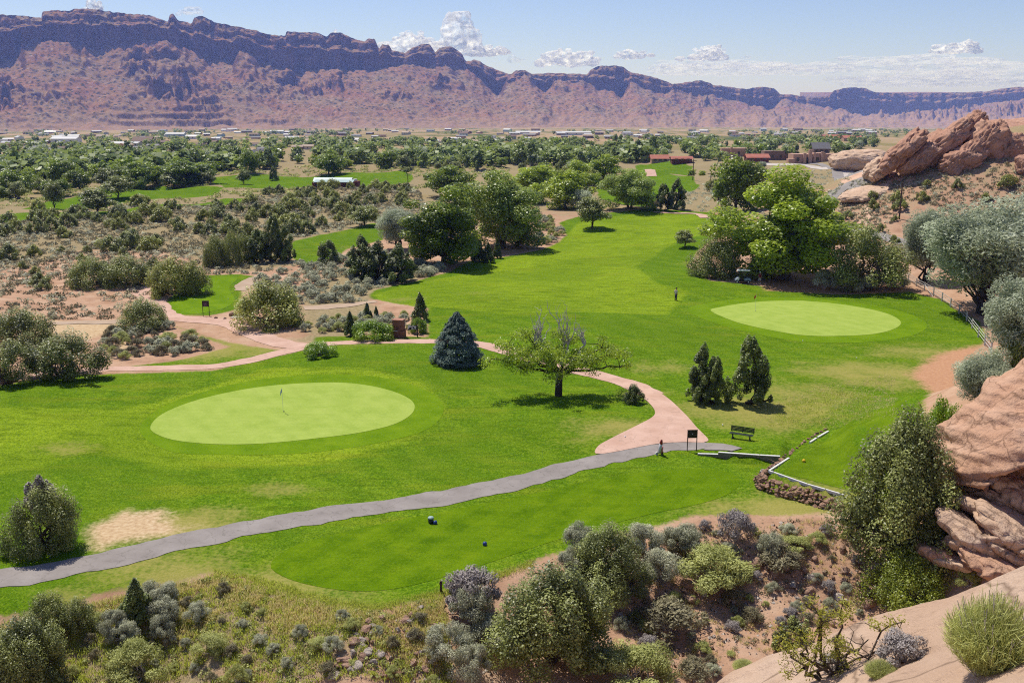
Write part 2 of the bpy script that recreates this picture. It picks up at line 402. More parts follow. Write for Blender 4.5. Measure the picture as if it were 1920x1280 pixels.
# ------------------------------------------------------------------ zones of the ground (outlines read off the ground)
TURF = [Gp(p) for p in [
  [(-260,760),(0,722),(120,704),(215,700),(400,694),(520,668),(575,655),(700,648),(800,645),(800,600),(800,578),(740,568),(692,560),(700,545),(780,527),(835,512),
   (880,490),(955,480),(1010,470),(1062,442),(1048,418),(1090,405),(1140,399),(1220,392),(1330,398),(1368,408),(1365,440),(1310,470),
   (1288,500),(1330,526),(1400,533),(1500,545),(1560,552),(1700,545),(1760,560),(1840,605),(1850,640),(1790,690),(1740,740),(1720,800),
   (1720,900),(1640,945),(1580,958),(1450,966),(1300,966),(1150,1003),(1000,1052),(830,1112),(710,1140),(640,1135),(520,1100),(400,1072),(200,1115),(0,1160),(-280,1200)],
  [(308,568),(330,548),(385,516),(450,514),(482,519),(448,540),(458,565),(440,582),(392,592),(318,592)],
  [(545,455),(600,440),(700,418),(725,424),(718,450),(650,468),(610,492),(560,498),(548,478)],
  [(1118,352),(1200,318),(1240,322),(1300,330),(1312,350),(1232,372),(1205,388),(1128,374)],
  [(330,612),(420,640),(525,657),(470,672),(380,690),(200,694),(250,686),(350,672),(430,650)],
  [(590,632),(700,628),(810,632),(810,650),(600,655)],
  [(380,332),(760,318),(775,332),(770,342),(560,352),(420,352)],
  [(40,392),(150,365),(300,348),(420,352),(400,366),(250,378),(90,395)],
  [(0,402),(60,398),(240,392),(420,372),(480,372),(400,386),(200,405),(0,420)],
  [(1190,312),(1260,300),(1300,312),(1290,330),(1215,330)],
]]
FAIR = [Gp(p) for p in [
  [(720,575),(700,552),(850,518),(960,482),(1062,444),(1100,408),(1220,396),(1330,402),(1350,430),(1240,470),(1190,500),(1230,530),(1290,545),(1250,590),(1100,585),(950,590),(820,575)],
  [(-200,850),(-100,765),(60,763),(200,768),(290,755),(500,690),(680,690),(790,715),(835,760),(760,830),(600,870),(330,880),(180,845),(60,880),(-200,920)]]]
BARE = [Gp(p) for p in [
  [(163,1000),(165,985),(240,954),(250,962),(310,952),(330,985),(380,985),(300,1005),(250,1015),(185,1030),(160,1022)],
  [(1700,700),(1750,665),(1840,645),(1860,680),(1800,720),(1740,735)],
  [(1850,590),(1860,585),(1870,597),(1855,600)],
  [(0,640),(90,600),(260,598),(210,625),(110,650)],[(200,645),(250,635),(240,660),(200,665)],
  [(1430,545),(1700,548),(1690,535),(1560,527),(1440,525)],[(1410,505),(1440,500),(1450,520),(1415,520)],
]]
ROCKZ = [Gp(p) for p in [[(1560,460),(1640,400),(1575,345),(1650,300),(1700,320),(1720,345),(1640,360)],
  [(1590,1075),(1640,1000),(1700,1040),(1770,960),(1800,880),(2100,760),(2400,900),(2000,1100),(1800,1100),(1650,1120)]]]
TAN = [Gp(p) for p in [[(-200,480),(-200,420),(420,375),(560,370),(540,500),(300,470),(150,470),(60,500)],[(300,470),(480,420),(560,380),(780,345),(800,390),(720,420),(560,450),(540,500),(430,510)],
   [(420,1085),(520,1110),(700,1150),(640,1240),(300,1290),(0,1300),(0,1170),(200,1120)],
   [(560,560),(700,470),(830,510),(700,560),(690,640),(560,640)],[(1240,400),(1330,330),(1420,310),(1440,350),(1360,400)],
   [(1720,420),(2200,300),(2200,480),(1800,470)],[(1300,300),(1500,300),(1600,330),(1500,350),(1300,345)]]]
DRYB = [(u, v, r, s) for u, v, r, s in [(1150,800,3.2,.75),(1080,830,2.2,.5),(1250,690,3.5,.6),(1330,620,4,.3),(1420,770,6,.85),(1500,740,5,.7),(1640,700,7,.8),(1720,660,5,.7),
   (1560,640,4,.45),(1480,960,4,.85),(1380,955,3,.7),(350,985,2.2,1.0),(410,965,2.,.7),(120,840,2.,.65),(320,1075,3.5,.8),(480,1110,3.5,.8),(600,1140,3,.7),(150,1120,2,.6),
   (1210,740,2.5,.6),(400,655,6,.85),(480,660,3,.7),(330,590,3,.8),(900,550,3,.45),(760,560,3,.5),(1320,495,3.5,.7),(700,640,4,.6),(520,915,2,.6),(250,640,5,.8),
   (650,465,3,.5),(1000,430,4,.3),(1560,545,4,.7)]]

# ------------------------------------------------------------------ the ground sheet
nb, nd = 860, 560
bear = np.concatenate([np.linspace(-math.pi, -0.62, 40, endpoint=False), np.linspace(-0.62, 0.62, nb-80), np.linspace(0.62, math.pi, 41)[1:]])
nb = len(bear)
rad = np.concatenate([np.geomspace(4, 26, 20, endpoint=False), np.geomspace(26, 600, 400, endpoint=False), np.geomspace(600, 9000, nd-426, endpoint=False), np.geomspace(9000, 11000, 6)])
nd = len(rad)
RB, RR = np.meshgrid(bear, rad, indexing='ij')
GX, GY = RR*np.sin(RB), RR*np.cos(RB)
GZ = H(GX, GY)
# under the near hill the sheet stays low: the camera stands on the slickrock knoll built below
GZ = np.where(RR > 9000, GZ, GZ)
gx, gy = GX.ravel(), GY.ravel(); r1 = np.hypot(gx, gy)
def zone(polys, cap=30., rmax=700.):
    out = np.full(gx.shape, -cap); near = r1 < rmax
    for p in polys: out[near] = np.maximum(out[near], poly_sd(gx[near], gy[near], p))
    return np.clip(out, -cap, cap)
z_turf = zone(TURF); z_fair = zone(FAIR); z_bare = zone(BARE); z_rock = zone(ROCKZ)
z_tan = smooth(-4, 4, zone(TAN)); z_tan = np.maximum(z_tan, smooth(170, 300, r1)*.85)
z_dry = np.zeros(gx.shape)
for (u, v, r, s), g in zip(DRYB, G([d[0] for d in DRYB], [d[1] for d in DRYB])):
    dd = np.hypot((gx-g[0])/1.5, (gy-g[1])/1.1)/r; z_dry = np.maximum(z_dry, s*np.exp(-dd*dd*.8))
z_far = smooth(520, 800, r1)
idx = np.arange(nb*nd).reshape(nb, nd)
Fq = np.stack([idx[:-1,:-1], idx[1:,:-1], idx[1:,1:], idx[:-1,1:]], -1).reshape(-1, 4)[:, ::-1]
wrap = np.stack([idx[-1,:-1], idx[0,:-1], idx[0,1:], idx[-1,1:]], -1)[:, ::-1]
me = mesh_np("ground", np.stack([gx, gy, GZ.ravel()], 1), np.concatenate([Fq, wrap]), [M['ground']],
     dict(z_turf=z_turf, z_fair=z_fair, z_bare=z_bare, z_rock=z_rock, z_tan=z_tan, z_dry=z_dry, z_far=z_far), True)
tag(obj("ground", me), kind="structure")

def sheet(name, poly, mat, lift=.03, step=.8, parent=None):
    """a thin draped sheet with the outline poly"""
    P = np.array(poly); n = len(P)
    B = []
    for k in range(n):
        a, b = P[k], P[(k+1) % n]; c = max(1, int(np.linalg.norm(b-a)/step))
        for j in range(c): B.append(a + (b-a)*j/c)
    B = np.array(B)
    xs = np.arange(P[:,0].min(), P[:,0].max(), step); ys = np.arange(P[:,1].min(), P[:,1].max(), step)
    XX, YY = np.meshgrid(xs, ys); XX = XX.ravel(); YY = YY.ravel()
    ins = poly_sd(XX, YY, B) > step*.4
    pts = [Vector((float(x), float(y))) for x, y in np.concatenate([B, np.stack([XX[ins], YY[ins]], 1)])]
    ed = [(k, (k+1) % len(B)) for k in range(len(B))]
    vs, _, fs, _, _, _ = delaunay_2d_cdt(pts, ed, [], 1, 1e-5)
    V = np.array([(v[0], v[1]) for v in vs]); Z = H(V[:,0], V[:,1]) + lift
    fs = [f for f in fs if len(f) == 3]
    F = np.array(fs)
    a, b, c = V[F[:,0]], V[F[:,1]], V[F[:,2]]
    flip = ((b-a)[:,0]*(c-a)[:,1] - (b-a)[:,1]*(c-a)[:,0]) < 0
    F[flip] = F[flip][:, ::-1]
    me = mesh_np(name, np.column_stack([V, Z]), F, [mat], None, True)
    o = obj(name, me, parent); o["kind"] = "structure"; return o
def spline(pts, step=.8, closed=False):
    P = [np.array(p, float) for p in pts]; out = []
    n = len(P)
    rngk = range(n) if closed else range(n-1)
    for k in rngk:
        if closed: p0, p1, p2, p3 = P[k-1], P[k], P[(k+1) % n], P[(k+2) % n]
        else:
            p1, p2 = P[k], P[k+1]; p0 = P[k-1] if k > 0 else 2*p1-p2; p3 = P[k+2] if k+2 < n else 2*p2-p1
        m = max(2, int(np.linalg.norm(p2-p1)/step))
        for j in range(m):
            t = j/m
            out.append(.5*((2*p1)+(-p0+p2)*t+(2*p0-5*p1+4*p2-p3)*t*t+(-p0+3*p1-3*p2+p3)*t**3))
    if not closed: out.append(P[-1])
    return np.array(out)
def ribbon(name, px, width, mat, lift=.05, step=.5, rag=.22):
    c = spline(Gp(px), step); n = len(c)
    t = np.gradient(c, axis=0); t /= np.linalg.norm(t, axis=1)[:, None] + 1e-9
    nn = np.stack([-t[:,1], t[:,0]], 1)
    w = np.interp(np.linspace(0, 1, n), np.linspace(0, 1, len(width)), width) if hasattr(width, '__len__') else np.full(n, width)
    K = 5; V = []
    s = np.arange(n)*step
    for k in range(K):
        f = k/(K-1)-.5
        off = w*f
        if k in (0, K-1): off = off + rag*fbm(s*.9, np.full(n, k*3.7), 3, 31)
        q = c + nn*off[:, None]; V.append(np.column_stack([q, H(q[:,0], q[:,1]) + lift]))
    V = np.stack(V, 1).reshape(-1, 3); I = np.arange(n*K).reshape(n, K)
    F = np.stack([I[:-1,:-1], I[1:,:-1], I[1:,1:], I[:-1,1:]], -1).reshape(-1, 4)[:, ::-1]
    me = mesh_np(name, V, F, [mat], None, True)
    if me.polygons[0].normal.z < 0: me.flip_normals()
    o = obj(name, me); o["kind"] = "structure"; return o
def ring_poly(px, step=.5): return [tuple(p) for p in spline(Gp(px), step, True)]
def grow(poly, d):
    P = np.array(poly); t = np.roll(P, -1, 0) - np.roll(P, 1, 0); t /= np.linalg.norm(t, axis=1)[:, None]
    nn = np.stack([t[:,1], -t[:,0]], 1)
    A = .5*np.sum(P[:,0]*np.roll(P[:,1],-1)-np.roll(P[:,0],-1)*P[:,1])
    return [tuple(p) for p in P + nn*d*(1 if A > 0 else -1)]
G1 = ring_poly([(282,800),(310,773),(380,747),(470,728),(560,719),(650,718),(720,729),(768,748),(776,770),(745,793),(680,810),(600,821),(500,831),(420,833),(345,828),(300,817)])
G2 = ring_poly([(1333,583),(1350,576),(1400,568),(1460,564),(1520,565),(1600,574),(1660,587),(1688,602),(1680,615),(1640,626),(1570,630),(1500,628),(1430,616),(1375,602)])
sheet("green_collar", ring_poly([(262,808),(300,765),(380,735),(470,714),(560,704),(650,702),(740,712),(810,738),(832,768),(800,805),(700,832),(560,850),(420,852),(320,846)]), M['collar'], .012)
sheet("green_collar", grow(G2, 3.0), M['collar'], .012)
sheet("putting_green", G1, M['green'], .028, .6)
sheet("putting_green", G2, M['green'], .028, .6)
sheet("tee_lawn", ring_poly([(508,1055),(560,1020),(700,985),(850,955),(1000,925),(1150,893),(1260,880),(1340,880),(1385,895),(1375,920),(1320,942),(1200,968),(1050,1010),(900,1060),(780,1095),(690,1108),(600,1100),(530,1080)]), M['tee'], .014)
sheet("raised_tee_lawn", grow([tuple(p) for p in spline(TEE2, .5, True)], -1.1), M['tee2'], .016)
sheet("far_tee_lawn", ring_poly([(318,572),(345,548),(392,522),(445,520),(430,540),(440,562),(420,578),(370,588),(328,588)]), M['collar'], .02)
# paths
ribbon("concrete_path", [(-90,740),(0,716),(100,700),(200,692),(310,690),(400,687),(470,675),(530,660),(585,648),(660,642),(740,640),(810,640)], 2.3, M['concrete'], .030)
ribbon("concrete_path", [(800,640),(860,641),(920,650),(985,669),(1060,689),(1130,706),(1185,722),(1225,740)], 2.3, M['concrete'], .034)
ribbon("concrete_path", [(575,651),(520,642),(470,622),(430,606),(380,600),(330,597),(300,599)], 3.0, M['concrete'], .038)
ribbon("concrete_path", [(328,597),(305,588),(292,570),(275,552),(262,540),(272,532)], 3.2, M['concrete'], .042)
sheet("path_apron", [tuple(p) for p in spline(Gp([(1180,712),(1215,724),(1250,745),(1283,775),(1305,800),(1328,827),(1285,829),(1235,832),(1190,840),(1150,848),(1117,851),(1122,836),(1150,820),(1190,800),(1222,783),(1228,772),(1218,757),(1195,738),(1172,724)]), .5, True)], M['concrete'], .046, .5)
ribbon("asphalt_path", [(-120,1108),(0,1086),(160,1058),(320,1021),(480,988),(640,961),(800,938),(960,905),(1080,874),(1180,851),(1250,839),(1320,836),(1365,840)], [2.5,2.5,2.4,2.4,2.4,2.4,2.3,1.9,1.3], M['asphalt'], .028, .5, .34)
ribbon("dirt_track", [(40,615),(110,606),(200,604),(300,600)], [1.6,2.2,2.4,2.0], M['dirt'], .05, .8, .4)
ribbon("dirt_track", [(570,578),(610,576),(650,572),(690,567),(705,565)], [3.,3.2,2.5,1.], M['dirt'], .05, .8, .5)
ribbon("dirt_track", [(448,596),(455,590),(470,585)], [2.,1.8,1.5], M['gravel'], .05, .6, .2)
ribbon("dirt_track", [(452,545),(460,532),(480,520),(500,516)], [1.6,2.4,1.8,1.0], M['dirt'], .05, .7, .3)
ribbon("concrete_path", [(1212,318),(1220,324),(1222,331)], 4., M['concrete'], .12, 2.)
ribbon("concrete_path", [(1225,398),(1260,400),(1310,402),(1325,409)], [1.2,2,3,3], M['concrete'], .10, 1.)
ribbon("road", [(1500,300),(1560,313),(1600,327),(1608,338),(1585,350),(1555,372),(1545,398),(1560,424),(1605,434),(1680,452),(1800,480)], 4.2, M['road'], .14, 2.)
ribbon("gravel_drive", [(1425,305),(1460,309),(1520,311),(1580,318),(1650,325)], 7.0, M['gravel'], .10, 3.)
ribbon("dirt_track", [(-40,450),(0,436),(20,428)], [6,5,3], M['dirt'], .08, 2.)

# ------------------------------------------------------------------ the long sandstone rim beyond the valley
SKY = [(-700,30),(-300,34),(0,27),(60,29),(95,33),(97,21),(150,19),(156,15),(200,19),(250,25),(290,27),(300,30),(327,41),(331,28),(338,25),(345,38),(370,44),(376,31),(386,28),(397,32),(412,41),(450,48),(500,60),(530,66),(541,66),(544,57),(600,60),(618,67),(626,60),(645,60),(662,69),(688,77),(695,70),(706,71),(713,90),(720,81),(732,83),(738,93),(762,98),(775,88),(790,82),(806,80),(818,97),(824,90),(840,85),(852,87),(868,100),(874,113),(884,113),(890,110),(900,113),(912,122),(958,138),(968,131),(985,130),(997,138),(1030,135),(1100,138),(1106,130),(1120,123),(1150,121),(1168,124),(1182,135),(1205,138),(1240,148),(1258,156),(1285,153),(1312,149),(1328,153),(1334,158),(1370,162),(1400,166),(1412,163),(1432,161),(1450,165),(1462,175),(1492,177),(1520,182),(1552,179),(1562,168),(1590,162),(1622,164),(1640,172),(1700,174),(1800,172),(1850,170),(1882,163),(1920,161),(2200,150),(2700,140)]
FOOT = [(-700,95),(0,112),(30,108),(50,92),(100,76),(150,82),(190,94),(230,82),(300,76),(330,82),(380,100),(440,118),(456,92),(500,118),(540,130),(640,133),(700,131),(760,123),(850,122),(880,130),(905,155),(932,180),(950,150),(985,140),(1000,160),(1022,176),(1040,150),(1090,150),(1120,165),(1165,182),(1182,155),(1200,165),(1245,180),(1262,168),(1300,175),(1400,192),(1440,205),(1470,188),(1530,196),(1580,205),(1630,216),(1680,214),(1760,208),(1850,196),(1920,188),(2700,170)]
ub = np.concatenate([np.linspace(-700, -60, 50, endpoint=False), np.linspace(-60, 1980, 900), np.linspace(1980, 2700, 51)[1:]])
nU = len(ub)
k1 = (ub-960)/FPX
Dc0 = np.interp(ub, [-700,0,500,900,1250,1450,1620,1920,2700], [3500,3800,4150,4500,5300,6300,7400,8000,8400])
D00 = np.interp(ub, [-700,0,500,900,1250,1450,1620,1920,2700], [2900,3150,3350,3600,4200,4900,5600,6000,6300])
sarc = np.cumsum(np.concatenate([[0], np.hypot(np.diff(Dc0), np.diff(k1)*Dc0[1:])]))
wob = 150*fbm(sarc/700., sarc*0+.5, 3, 3) + 55*fbm(sarc/150., sarc*0+1.5, 3, 8) + 30*fbm(sarc/48., sarc*0+2.5, 2, 12)
Dc = Dc0 + wob; D0 = D00 + wob*.25
def zat(u, v, d):      # height of a sight line at ground distance d
    a, b, c = ray(u, v); return CAMZ + c*d/np.hypot(a, b)
vt = np.interp(ub, [p[0] for p in SKY], [p[1] for p in SKY]) + 1.3*fbm(ub/6., ub*0, 3, 41) - 3.5*np.abs(fbm(ub/22., ub*0+5, 3, 43))*smooth(700,400,ub) + 1.5
vf = np.interp(ub, [p[0] for p in FOOT], [p[1] for p in FOOT]) + 4*fbm(ub/14., ub*0+3, 3, 44)
CW = 95.
zr = zat(ub, vt, Dc + CW*.92); zf = zat(ub, vf, Dc); zb = H(D0*0, D0) - 6
def gsm(a, w):
    k = np.exp(-np.linspace(-2.5, 2.5, 2*w+1)**2); k /= k.sum(); return np.convolve(np.pad(a, w, 'edge'), k, 'valid')
Dcs = gsm(Dc, 26); zfs = gsm(zf, 30)
nT, nC, nPl = 120, 56, 26
ts = np.linspace(0, 1, nT, endpoint=False); cs = np.linspace(0, 1, nC, endpoint=False); ps = np.linspace(0, 1, nPl)
ang = np.arctan2(k1, ray(ub, 195.)[1])
MD, MZ, MC = [], [], []
for t in ts:
    kk = float(smooth(.72, 1, np.array(t)))
    d = D0 + (Dcs + (Dc-Dcs)*kk - D0)*t
    z = zb + (zfs + (zf-zfs)*kk - zb)*(.62*t + .38*t**2.2)
    gul = fbm(sarc/170. + .3*t, t*2.2 + sarc*0, 4, 61)
    rug = np.abs(fbm(sarc/62., t*9. + sarc*0, 4, 66)); msk = smooth(.05, .5, fbm(sarc/420., t*2.6 + sarc*0, 3, 71))
    ledge = smooth(.0, .45, fbm(sarc/500. + 7, t*1.2 + sarc*0, 2, 77))*smooth(.04, .12, t)*(1-smooth(.45, .6, t))
    z = z + 40*gul*smooth(0, .25, t)*(1-.6*t) + 9*fbm(sarc/26., t*24. + sarc*0, 3, 68)*smooth(.03, .15, t)*(1-smooth(.9, 1, t)) + (105*rug-14)*msk*smooth(.3, .5, t)*(1-smooth(.86, .99, t))
    st = 24.; q = z/st + .7*fbm(sarc/240., t*3 + sarc*0, 3, 79); fr = q - np.floor(q); zz = (np.floor(q) + smooth(.62, .92, fr))*st
    z = z + ledge*smooth(-.1, .3, fbm(sarc/160., q*.8, 3, 78))*(zz - q*st)*1.25
    MD.append(d); MZ.append(z); MC.append(msk*smooth(.3, .5, t)*.7 + ledge*.3)
for c in cs:
    hgt = zr - zf
    # the wall: a sheer lower face, a broken bench, an upper face with rounded tops
    b1 = .55 + .12*fbm(sarc/300., sarc*0+9, 2, 83)
    prof = np.where(c < .30, b1*smooth(0, 1, np.array(c/.30)), np.where(c < .58, b1 + .10*(c-.30)/.28, (b1+.10) + (.90-b1)*np.sqrt(np.clip((c-.58)/.42, 0, 1))))
    d = Dc + CW*c + (34*np.abs(fbm(sarc/34., c*1.2 + sarc*0, 4, 86)) - 8)*(c > 0) + 12*np.abs(fbm(sarc/60., c*2 + sarc*0, 2, 89))
    MD.append(d); MZ.append(zf + hgt*prof + 5*fbm(sarc/30., c*8 + sarc*0, 3, 90)*min(1, (c+.01)*8)*(1-smooth(.7, 1, np.array(c)))); MC.append(np.full(nU, 1.0))
for p in ps:
    d = Dc + CW + p*p*3200 + 1
    MD.append(d); MZ.append(zr - 1 - 150*p - 6*smooth(0, .05, np.array(p))); MC.append(np.full(nU, .4))
MD = np.array(MD).T; MZ = np.array(MZ).T; MC = np.array(MC).T
MX = MD*np.sin(ang)[:, None]; MY = MD*np.cos(ang)[:, None]
I = np.arange(MD.size).reshape(MD.shape)
Fm = np.stack([I[:-1,:-1], I[1:,:-1], I[1:,1:], I[:-1,1:]], -1).reshape(-1, 4)[:, ::-1]
def rim_mat():
    m, nt = new_mat("rim_sandstone"); P = pos(nt); g = N(nt, "NewGeometry")
    sn = N(nt, "SeparateXYZ"); nt.links.new(g.outputs["Normal"], sn.inputs[0])
    sp = N(nt, "SeparateXYZ"); nt.links.new(P, sp.inputs[0])
    n1 = noise_node(nt, P, .006, 5); n2 = noise_node(nt, P, .03, 6, .65)
    talus = ramp(nt, n1, [(.3, (.275,.125,.075)), (.5, (.285,.165,.095)), (.7, (.26,.19,.12))])
    vor = N(nt, "TexVoronoi"); vor.inputs["Scale"].default_value = .055; nt.links.new(P, vor.inputs["Vector"])
    spk = ramp(nt, vor.outputs["Distance"], [(.22, 1.), (.42, 0.)])
    talus = mixc(nt, math_n(nt, 'MULTIPLY', spk, .9), talus, (.055,.050,.036))
    vor2 = N(nt, "TexVoronoi"); vor2.inputs["Scale"].default_value = .036; nt.links.new(P, vor2.inputs["Vector"])
    spk2 = ramp(nt, vor2.outputs["Distance"], [(.14, 1.), (.26, 0.)])
    talus = mixc(nt, math_n(nt, 'MULTIPLY', spk2, .5), talus, (.44,.34,.28))
    str_v = N(nt, "VectorMath", operation='MULTIPLY'); nt.links.new(P, str_v.inputs[0]); str_v.inputs[1].default_value = (.004,.004,.06)
    bands = noise_node(nt, str_v.outputs[0], 1., 5, .6)
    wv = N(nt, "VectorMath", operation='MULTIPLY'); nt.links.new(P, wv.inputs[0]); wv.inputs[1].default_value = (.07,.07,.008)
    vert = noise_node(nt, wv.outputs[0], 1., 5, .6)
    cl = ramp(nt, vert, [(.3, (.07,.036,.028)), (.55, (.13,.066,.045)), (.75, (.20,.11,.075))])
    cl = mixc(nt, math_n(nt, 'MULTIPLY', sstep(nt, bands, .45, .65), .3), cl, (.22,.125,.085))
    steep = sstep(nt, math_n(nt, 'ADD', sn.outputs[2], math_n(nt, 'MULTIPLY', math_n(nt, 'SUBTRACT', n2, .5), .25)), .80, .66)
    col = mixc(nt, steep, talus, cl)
    low = math_n(nt, 'MULTIPLY', sstep(nt, sp.outputs[2], 10., -55.), .6)
    col = mixc(nt, low, col, (.36,.235,.16))
    finish(nt, col, .95, bump(nt, n2, .6, 9.), .02); return m
M['rim'] = rim_mat()
tag(obj("canyon_rim", mesh_np("canyon_rim", np.stack([MX.ravel(), MY.ravel(), MZ.ravel()], 1), Fm, [M['rim']], None, False)), kind="structure")
# a far level mesa on the horizon
v0 = []
for k, u in enumerate(np.linspace(1500, 2600, 60)):
    a, b, c = ray(u, 173.0 + .4*math.sin(k*.9)); d = 9600; h = math.hypot(a, b)
    for dd, zz in ((d-500, -190), (d, CAMZ + c*d/h - 60), (d+60, CAMZ + c*d/h), (d+900, CAMZ + c*d/h - 30)):
        v0.append((a/h*dd, b/h*dd, zz))
I = np.arange(240).reshape(60, 4)
tag(obj("distant_mesa", mesh_np("distant_mesa", v0, np.stack([I[:-1,:-1], I[1:,:-1], I[1:,1:], I[:-1,1:]], -1).reshape(-1, 4)[:, ::-1], [M['rim']])), kind="structure")

# ------------------------------------------------------------------ clouds, far outside the haze
def cloud_mat(name, alpha):
    m, nt = new_mat(name)
    d = N(nt, "BsdfDiffuse"); d.inputs[0].default_value = (.98,.98,.98,1); t = N(nt, "BsdfTranslucent"); t.inputs[0].default_value = (.99,.99,.99,1)
    p = N(nt, "MixShader"); p.inputs[0].default_value = .62; nt.links.new(d.outputs[0], p.inputs[1]); nt.links.new(t.outputs[0], p.inputs[2])
    tr = N(nt, "BsdfTransparent"); b = N(nt, "MixShader")
    n = noise_node(nt, objco(nt), .0022, 6, .72)
    nt.links.new(math_n(nt, 'MULTIPLY', sstep(nt, n, .34, .60), alpha), b.inputs[0])
    nt.links.new(tr.outputs[0], b.inputs[1]); nt.links.new(p.outputs[0], b.inputs[2])
    o = N(nt, "OutputMaterial"); nt.links.new(b.outputs[0], o.inputs[0]); return m
M['cloud'] = cloud_mat("cumulus", .85); M['wisp'] = cloud_mat("wispy_cloud", .26)
ctex = bpy.data.textures.new("cloud_lumps", 'CLOUDS'); ctex.noise_scale = 260.; ctex.noise_depth = 4
bm = bmesh.new(); bmesh.ops.create_icosphere(bm, subdivisions=2, radius=1)
ICO2V = np.array([v.co[:] for v in bm.verts]); ICO2F = np.array([[v.index for v in f.verts] for f in bm.faces]); bm.free()
def cloud(u0, u1, v0, v1, label, seed, mat='cloud', dist=31000., towers=3, n=70, flat_b=True):
    r = np.random.default_rng(seed); pu = (u0+u1)/2; a, b, c = ray(pu, v1)
    hyp = math.hypot(a, b); sc = dist/hyp; m = sc/FPX          # metres per pixel
    W = (u1-u0)*m; Ht = (v1-v0)*m
    base = np.array([a*sc, b*sc, CAMZ + c*sc])
    tw = [(r.uniform(-.36, .36), r.uniform(.45, 1.0)) for _ in range(towers)]; tw[0] = (tw[0][0]*.5, 1.0)
    Vs, Fs = [], []; off = 0
    for k in range(n):
        tx, th = tw[k % towers]
        f = r.random()**.8
        hh = f*th; sp = (1-hh)*.30 + .10
        rr = Ht*(.20*(1-.45*f) + .05*r.random())*(1 if Ht > W*.3 else 1.2)
        rr = min(rr, W*.2)
        xs_ = float(np.clip(W/Ht*.42, 1, 4.5))
        p = np.array([(tx + r.normal()*sp*.62)*W, r.normal()*W*.16, max(rr*.35, hh*(Ht-rr))])
        p[0] = np.clip(p[0], -W/2+rr*.6, W/2-rr*.6)
        d = ICO2V*rr*np.array([xs_*r.uniform(1, 1.5), 1.2*xs_**.5, r.uniform(.75, 1)])
        d = d*(1 + .28*np.sin(ICO2V[:,[0]]*5+k)*np.sin(ICO2V[:,[2]]*6+k*2)*np.sin(ICO2V[:,[1]]*5+k*3))
        V = d + p
        Vs.append(V); Fs.append(ICO2F + off); off += len(V)
    o = obj("cloud", mesh_np("cloud", np.concatenate(Vs), np.concatenate(Fs), [M[mat]], None, True), None, base)
    rm = o.modifiers.new("merge", 'REMESH'); rm.mode = 'VOXEL'; rm.voxel_size = max(Ht/22, 18); rm.use_smooth_shade = True
    dm = o.modifiers.new("lumps", 'DISPLACE'); dm.texture = ctex; dm.texture_coords = 'LOCAL'; dm.strength = Ht*.13; dm.mid_level = .5
    return tag(o, label, "cloud", "clouds over the canyon rim")
cloud(833,897,22,92,"tall white cumulus tower rising above the rounded rim domes",1,towers=2,n=80)
cloud(716,842,57,98,"broad white cumulus bank half hidden behind the rim domes",2,towers=4,n=90)
cloud(1010,1120,89,122,"puffy white cumulus above the flat-topped butte on the rim",3,n=70)
cloud(1275,1362,84,112,"bright white cumulus over the low middle of the rim",4,n=60)
cloud(1752,1846,75,98,"flat-based cumulus above the far right end of the rim",5,towers=3,n=60)
cloud(868,950,84,104,"low ragged cloud beside the tall cumulus tower",6,towers=3,n=45)
cloud(1155,1222,90,109,"small pair of ragged clouds between two larger cumulus",7,towers=3,n=30)
cloud(160,200,-6,22,"small white cloud just behind the highest butte",8,towers=2,n=30)
cloud(322,380,12,27,"thin wispy cloud above the pinnacle on the rim",9,'wisp',towers=4,n=60)
cloud(612,640,54,70,"small white cloud peeping over the rim beside the domes",10,towers=1,n=16)
cloud(945,985,100,116,"faint small cloud just over the sloping rim",11,'wisp',towers=2,n=40)
cloud(1390,1418,102,110,"tiny cloud scrap beside the bright middle cumulus",12,'wisp',towers=2,n=24)
cloud(1240,1560,112,138,"long thin veil of cloud trailing right of the bright middle cumulus",20,'wisp',34000.,7,160)
cloud(1520,1860,102,134,"wide pale veil of cloud under the flat-based cumulus",21,'wisp',34500.,7,160)
cloud(1600,1960,132,160,"lowest pale veil of cloud resting on the far rim",22,'wisp',35000.,7,160)

# ------------------------------------------------------------------ haze: one closed box of thin air round everything but the sky
hz, nt = new_mat("haze_air")
pv = nt.nodes.new("ShaderNodeVolumePrincipled")
pv.inputs["Color"].default_value = (.25,.38,1.0,1); pv.inputs["Absorption Color"].default_value = (1,1,1,1); pv.inputs["Density"].default_value = 8.2e-5; pv.inputs["Anisotropy"].default_value = .2
ho = N(nt, "OutputMaterial"); nt.links.new(pv.outputs[0], ho.inputs["Volume"])
hv = [(x, y, z) for z in (-260, 425) for (x, y) in ((-11400,-11400),(11400,-11400),(11400,11400),(-11400,11400))]
hme = bpy.data.meshes.new("haze"); hme.from_pydata(hv, [], [(0,3,2,1),(4,5,6,7),(0,1,5,4),(1,2,6,5),(2,3,7,6),(3,0,4,7)]); hme.materials.append(hz)
tag(obj("haze", hme), kind="stuff")

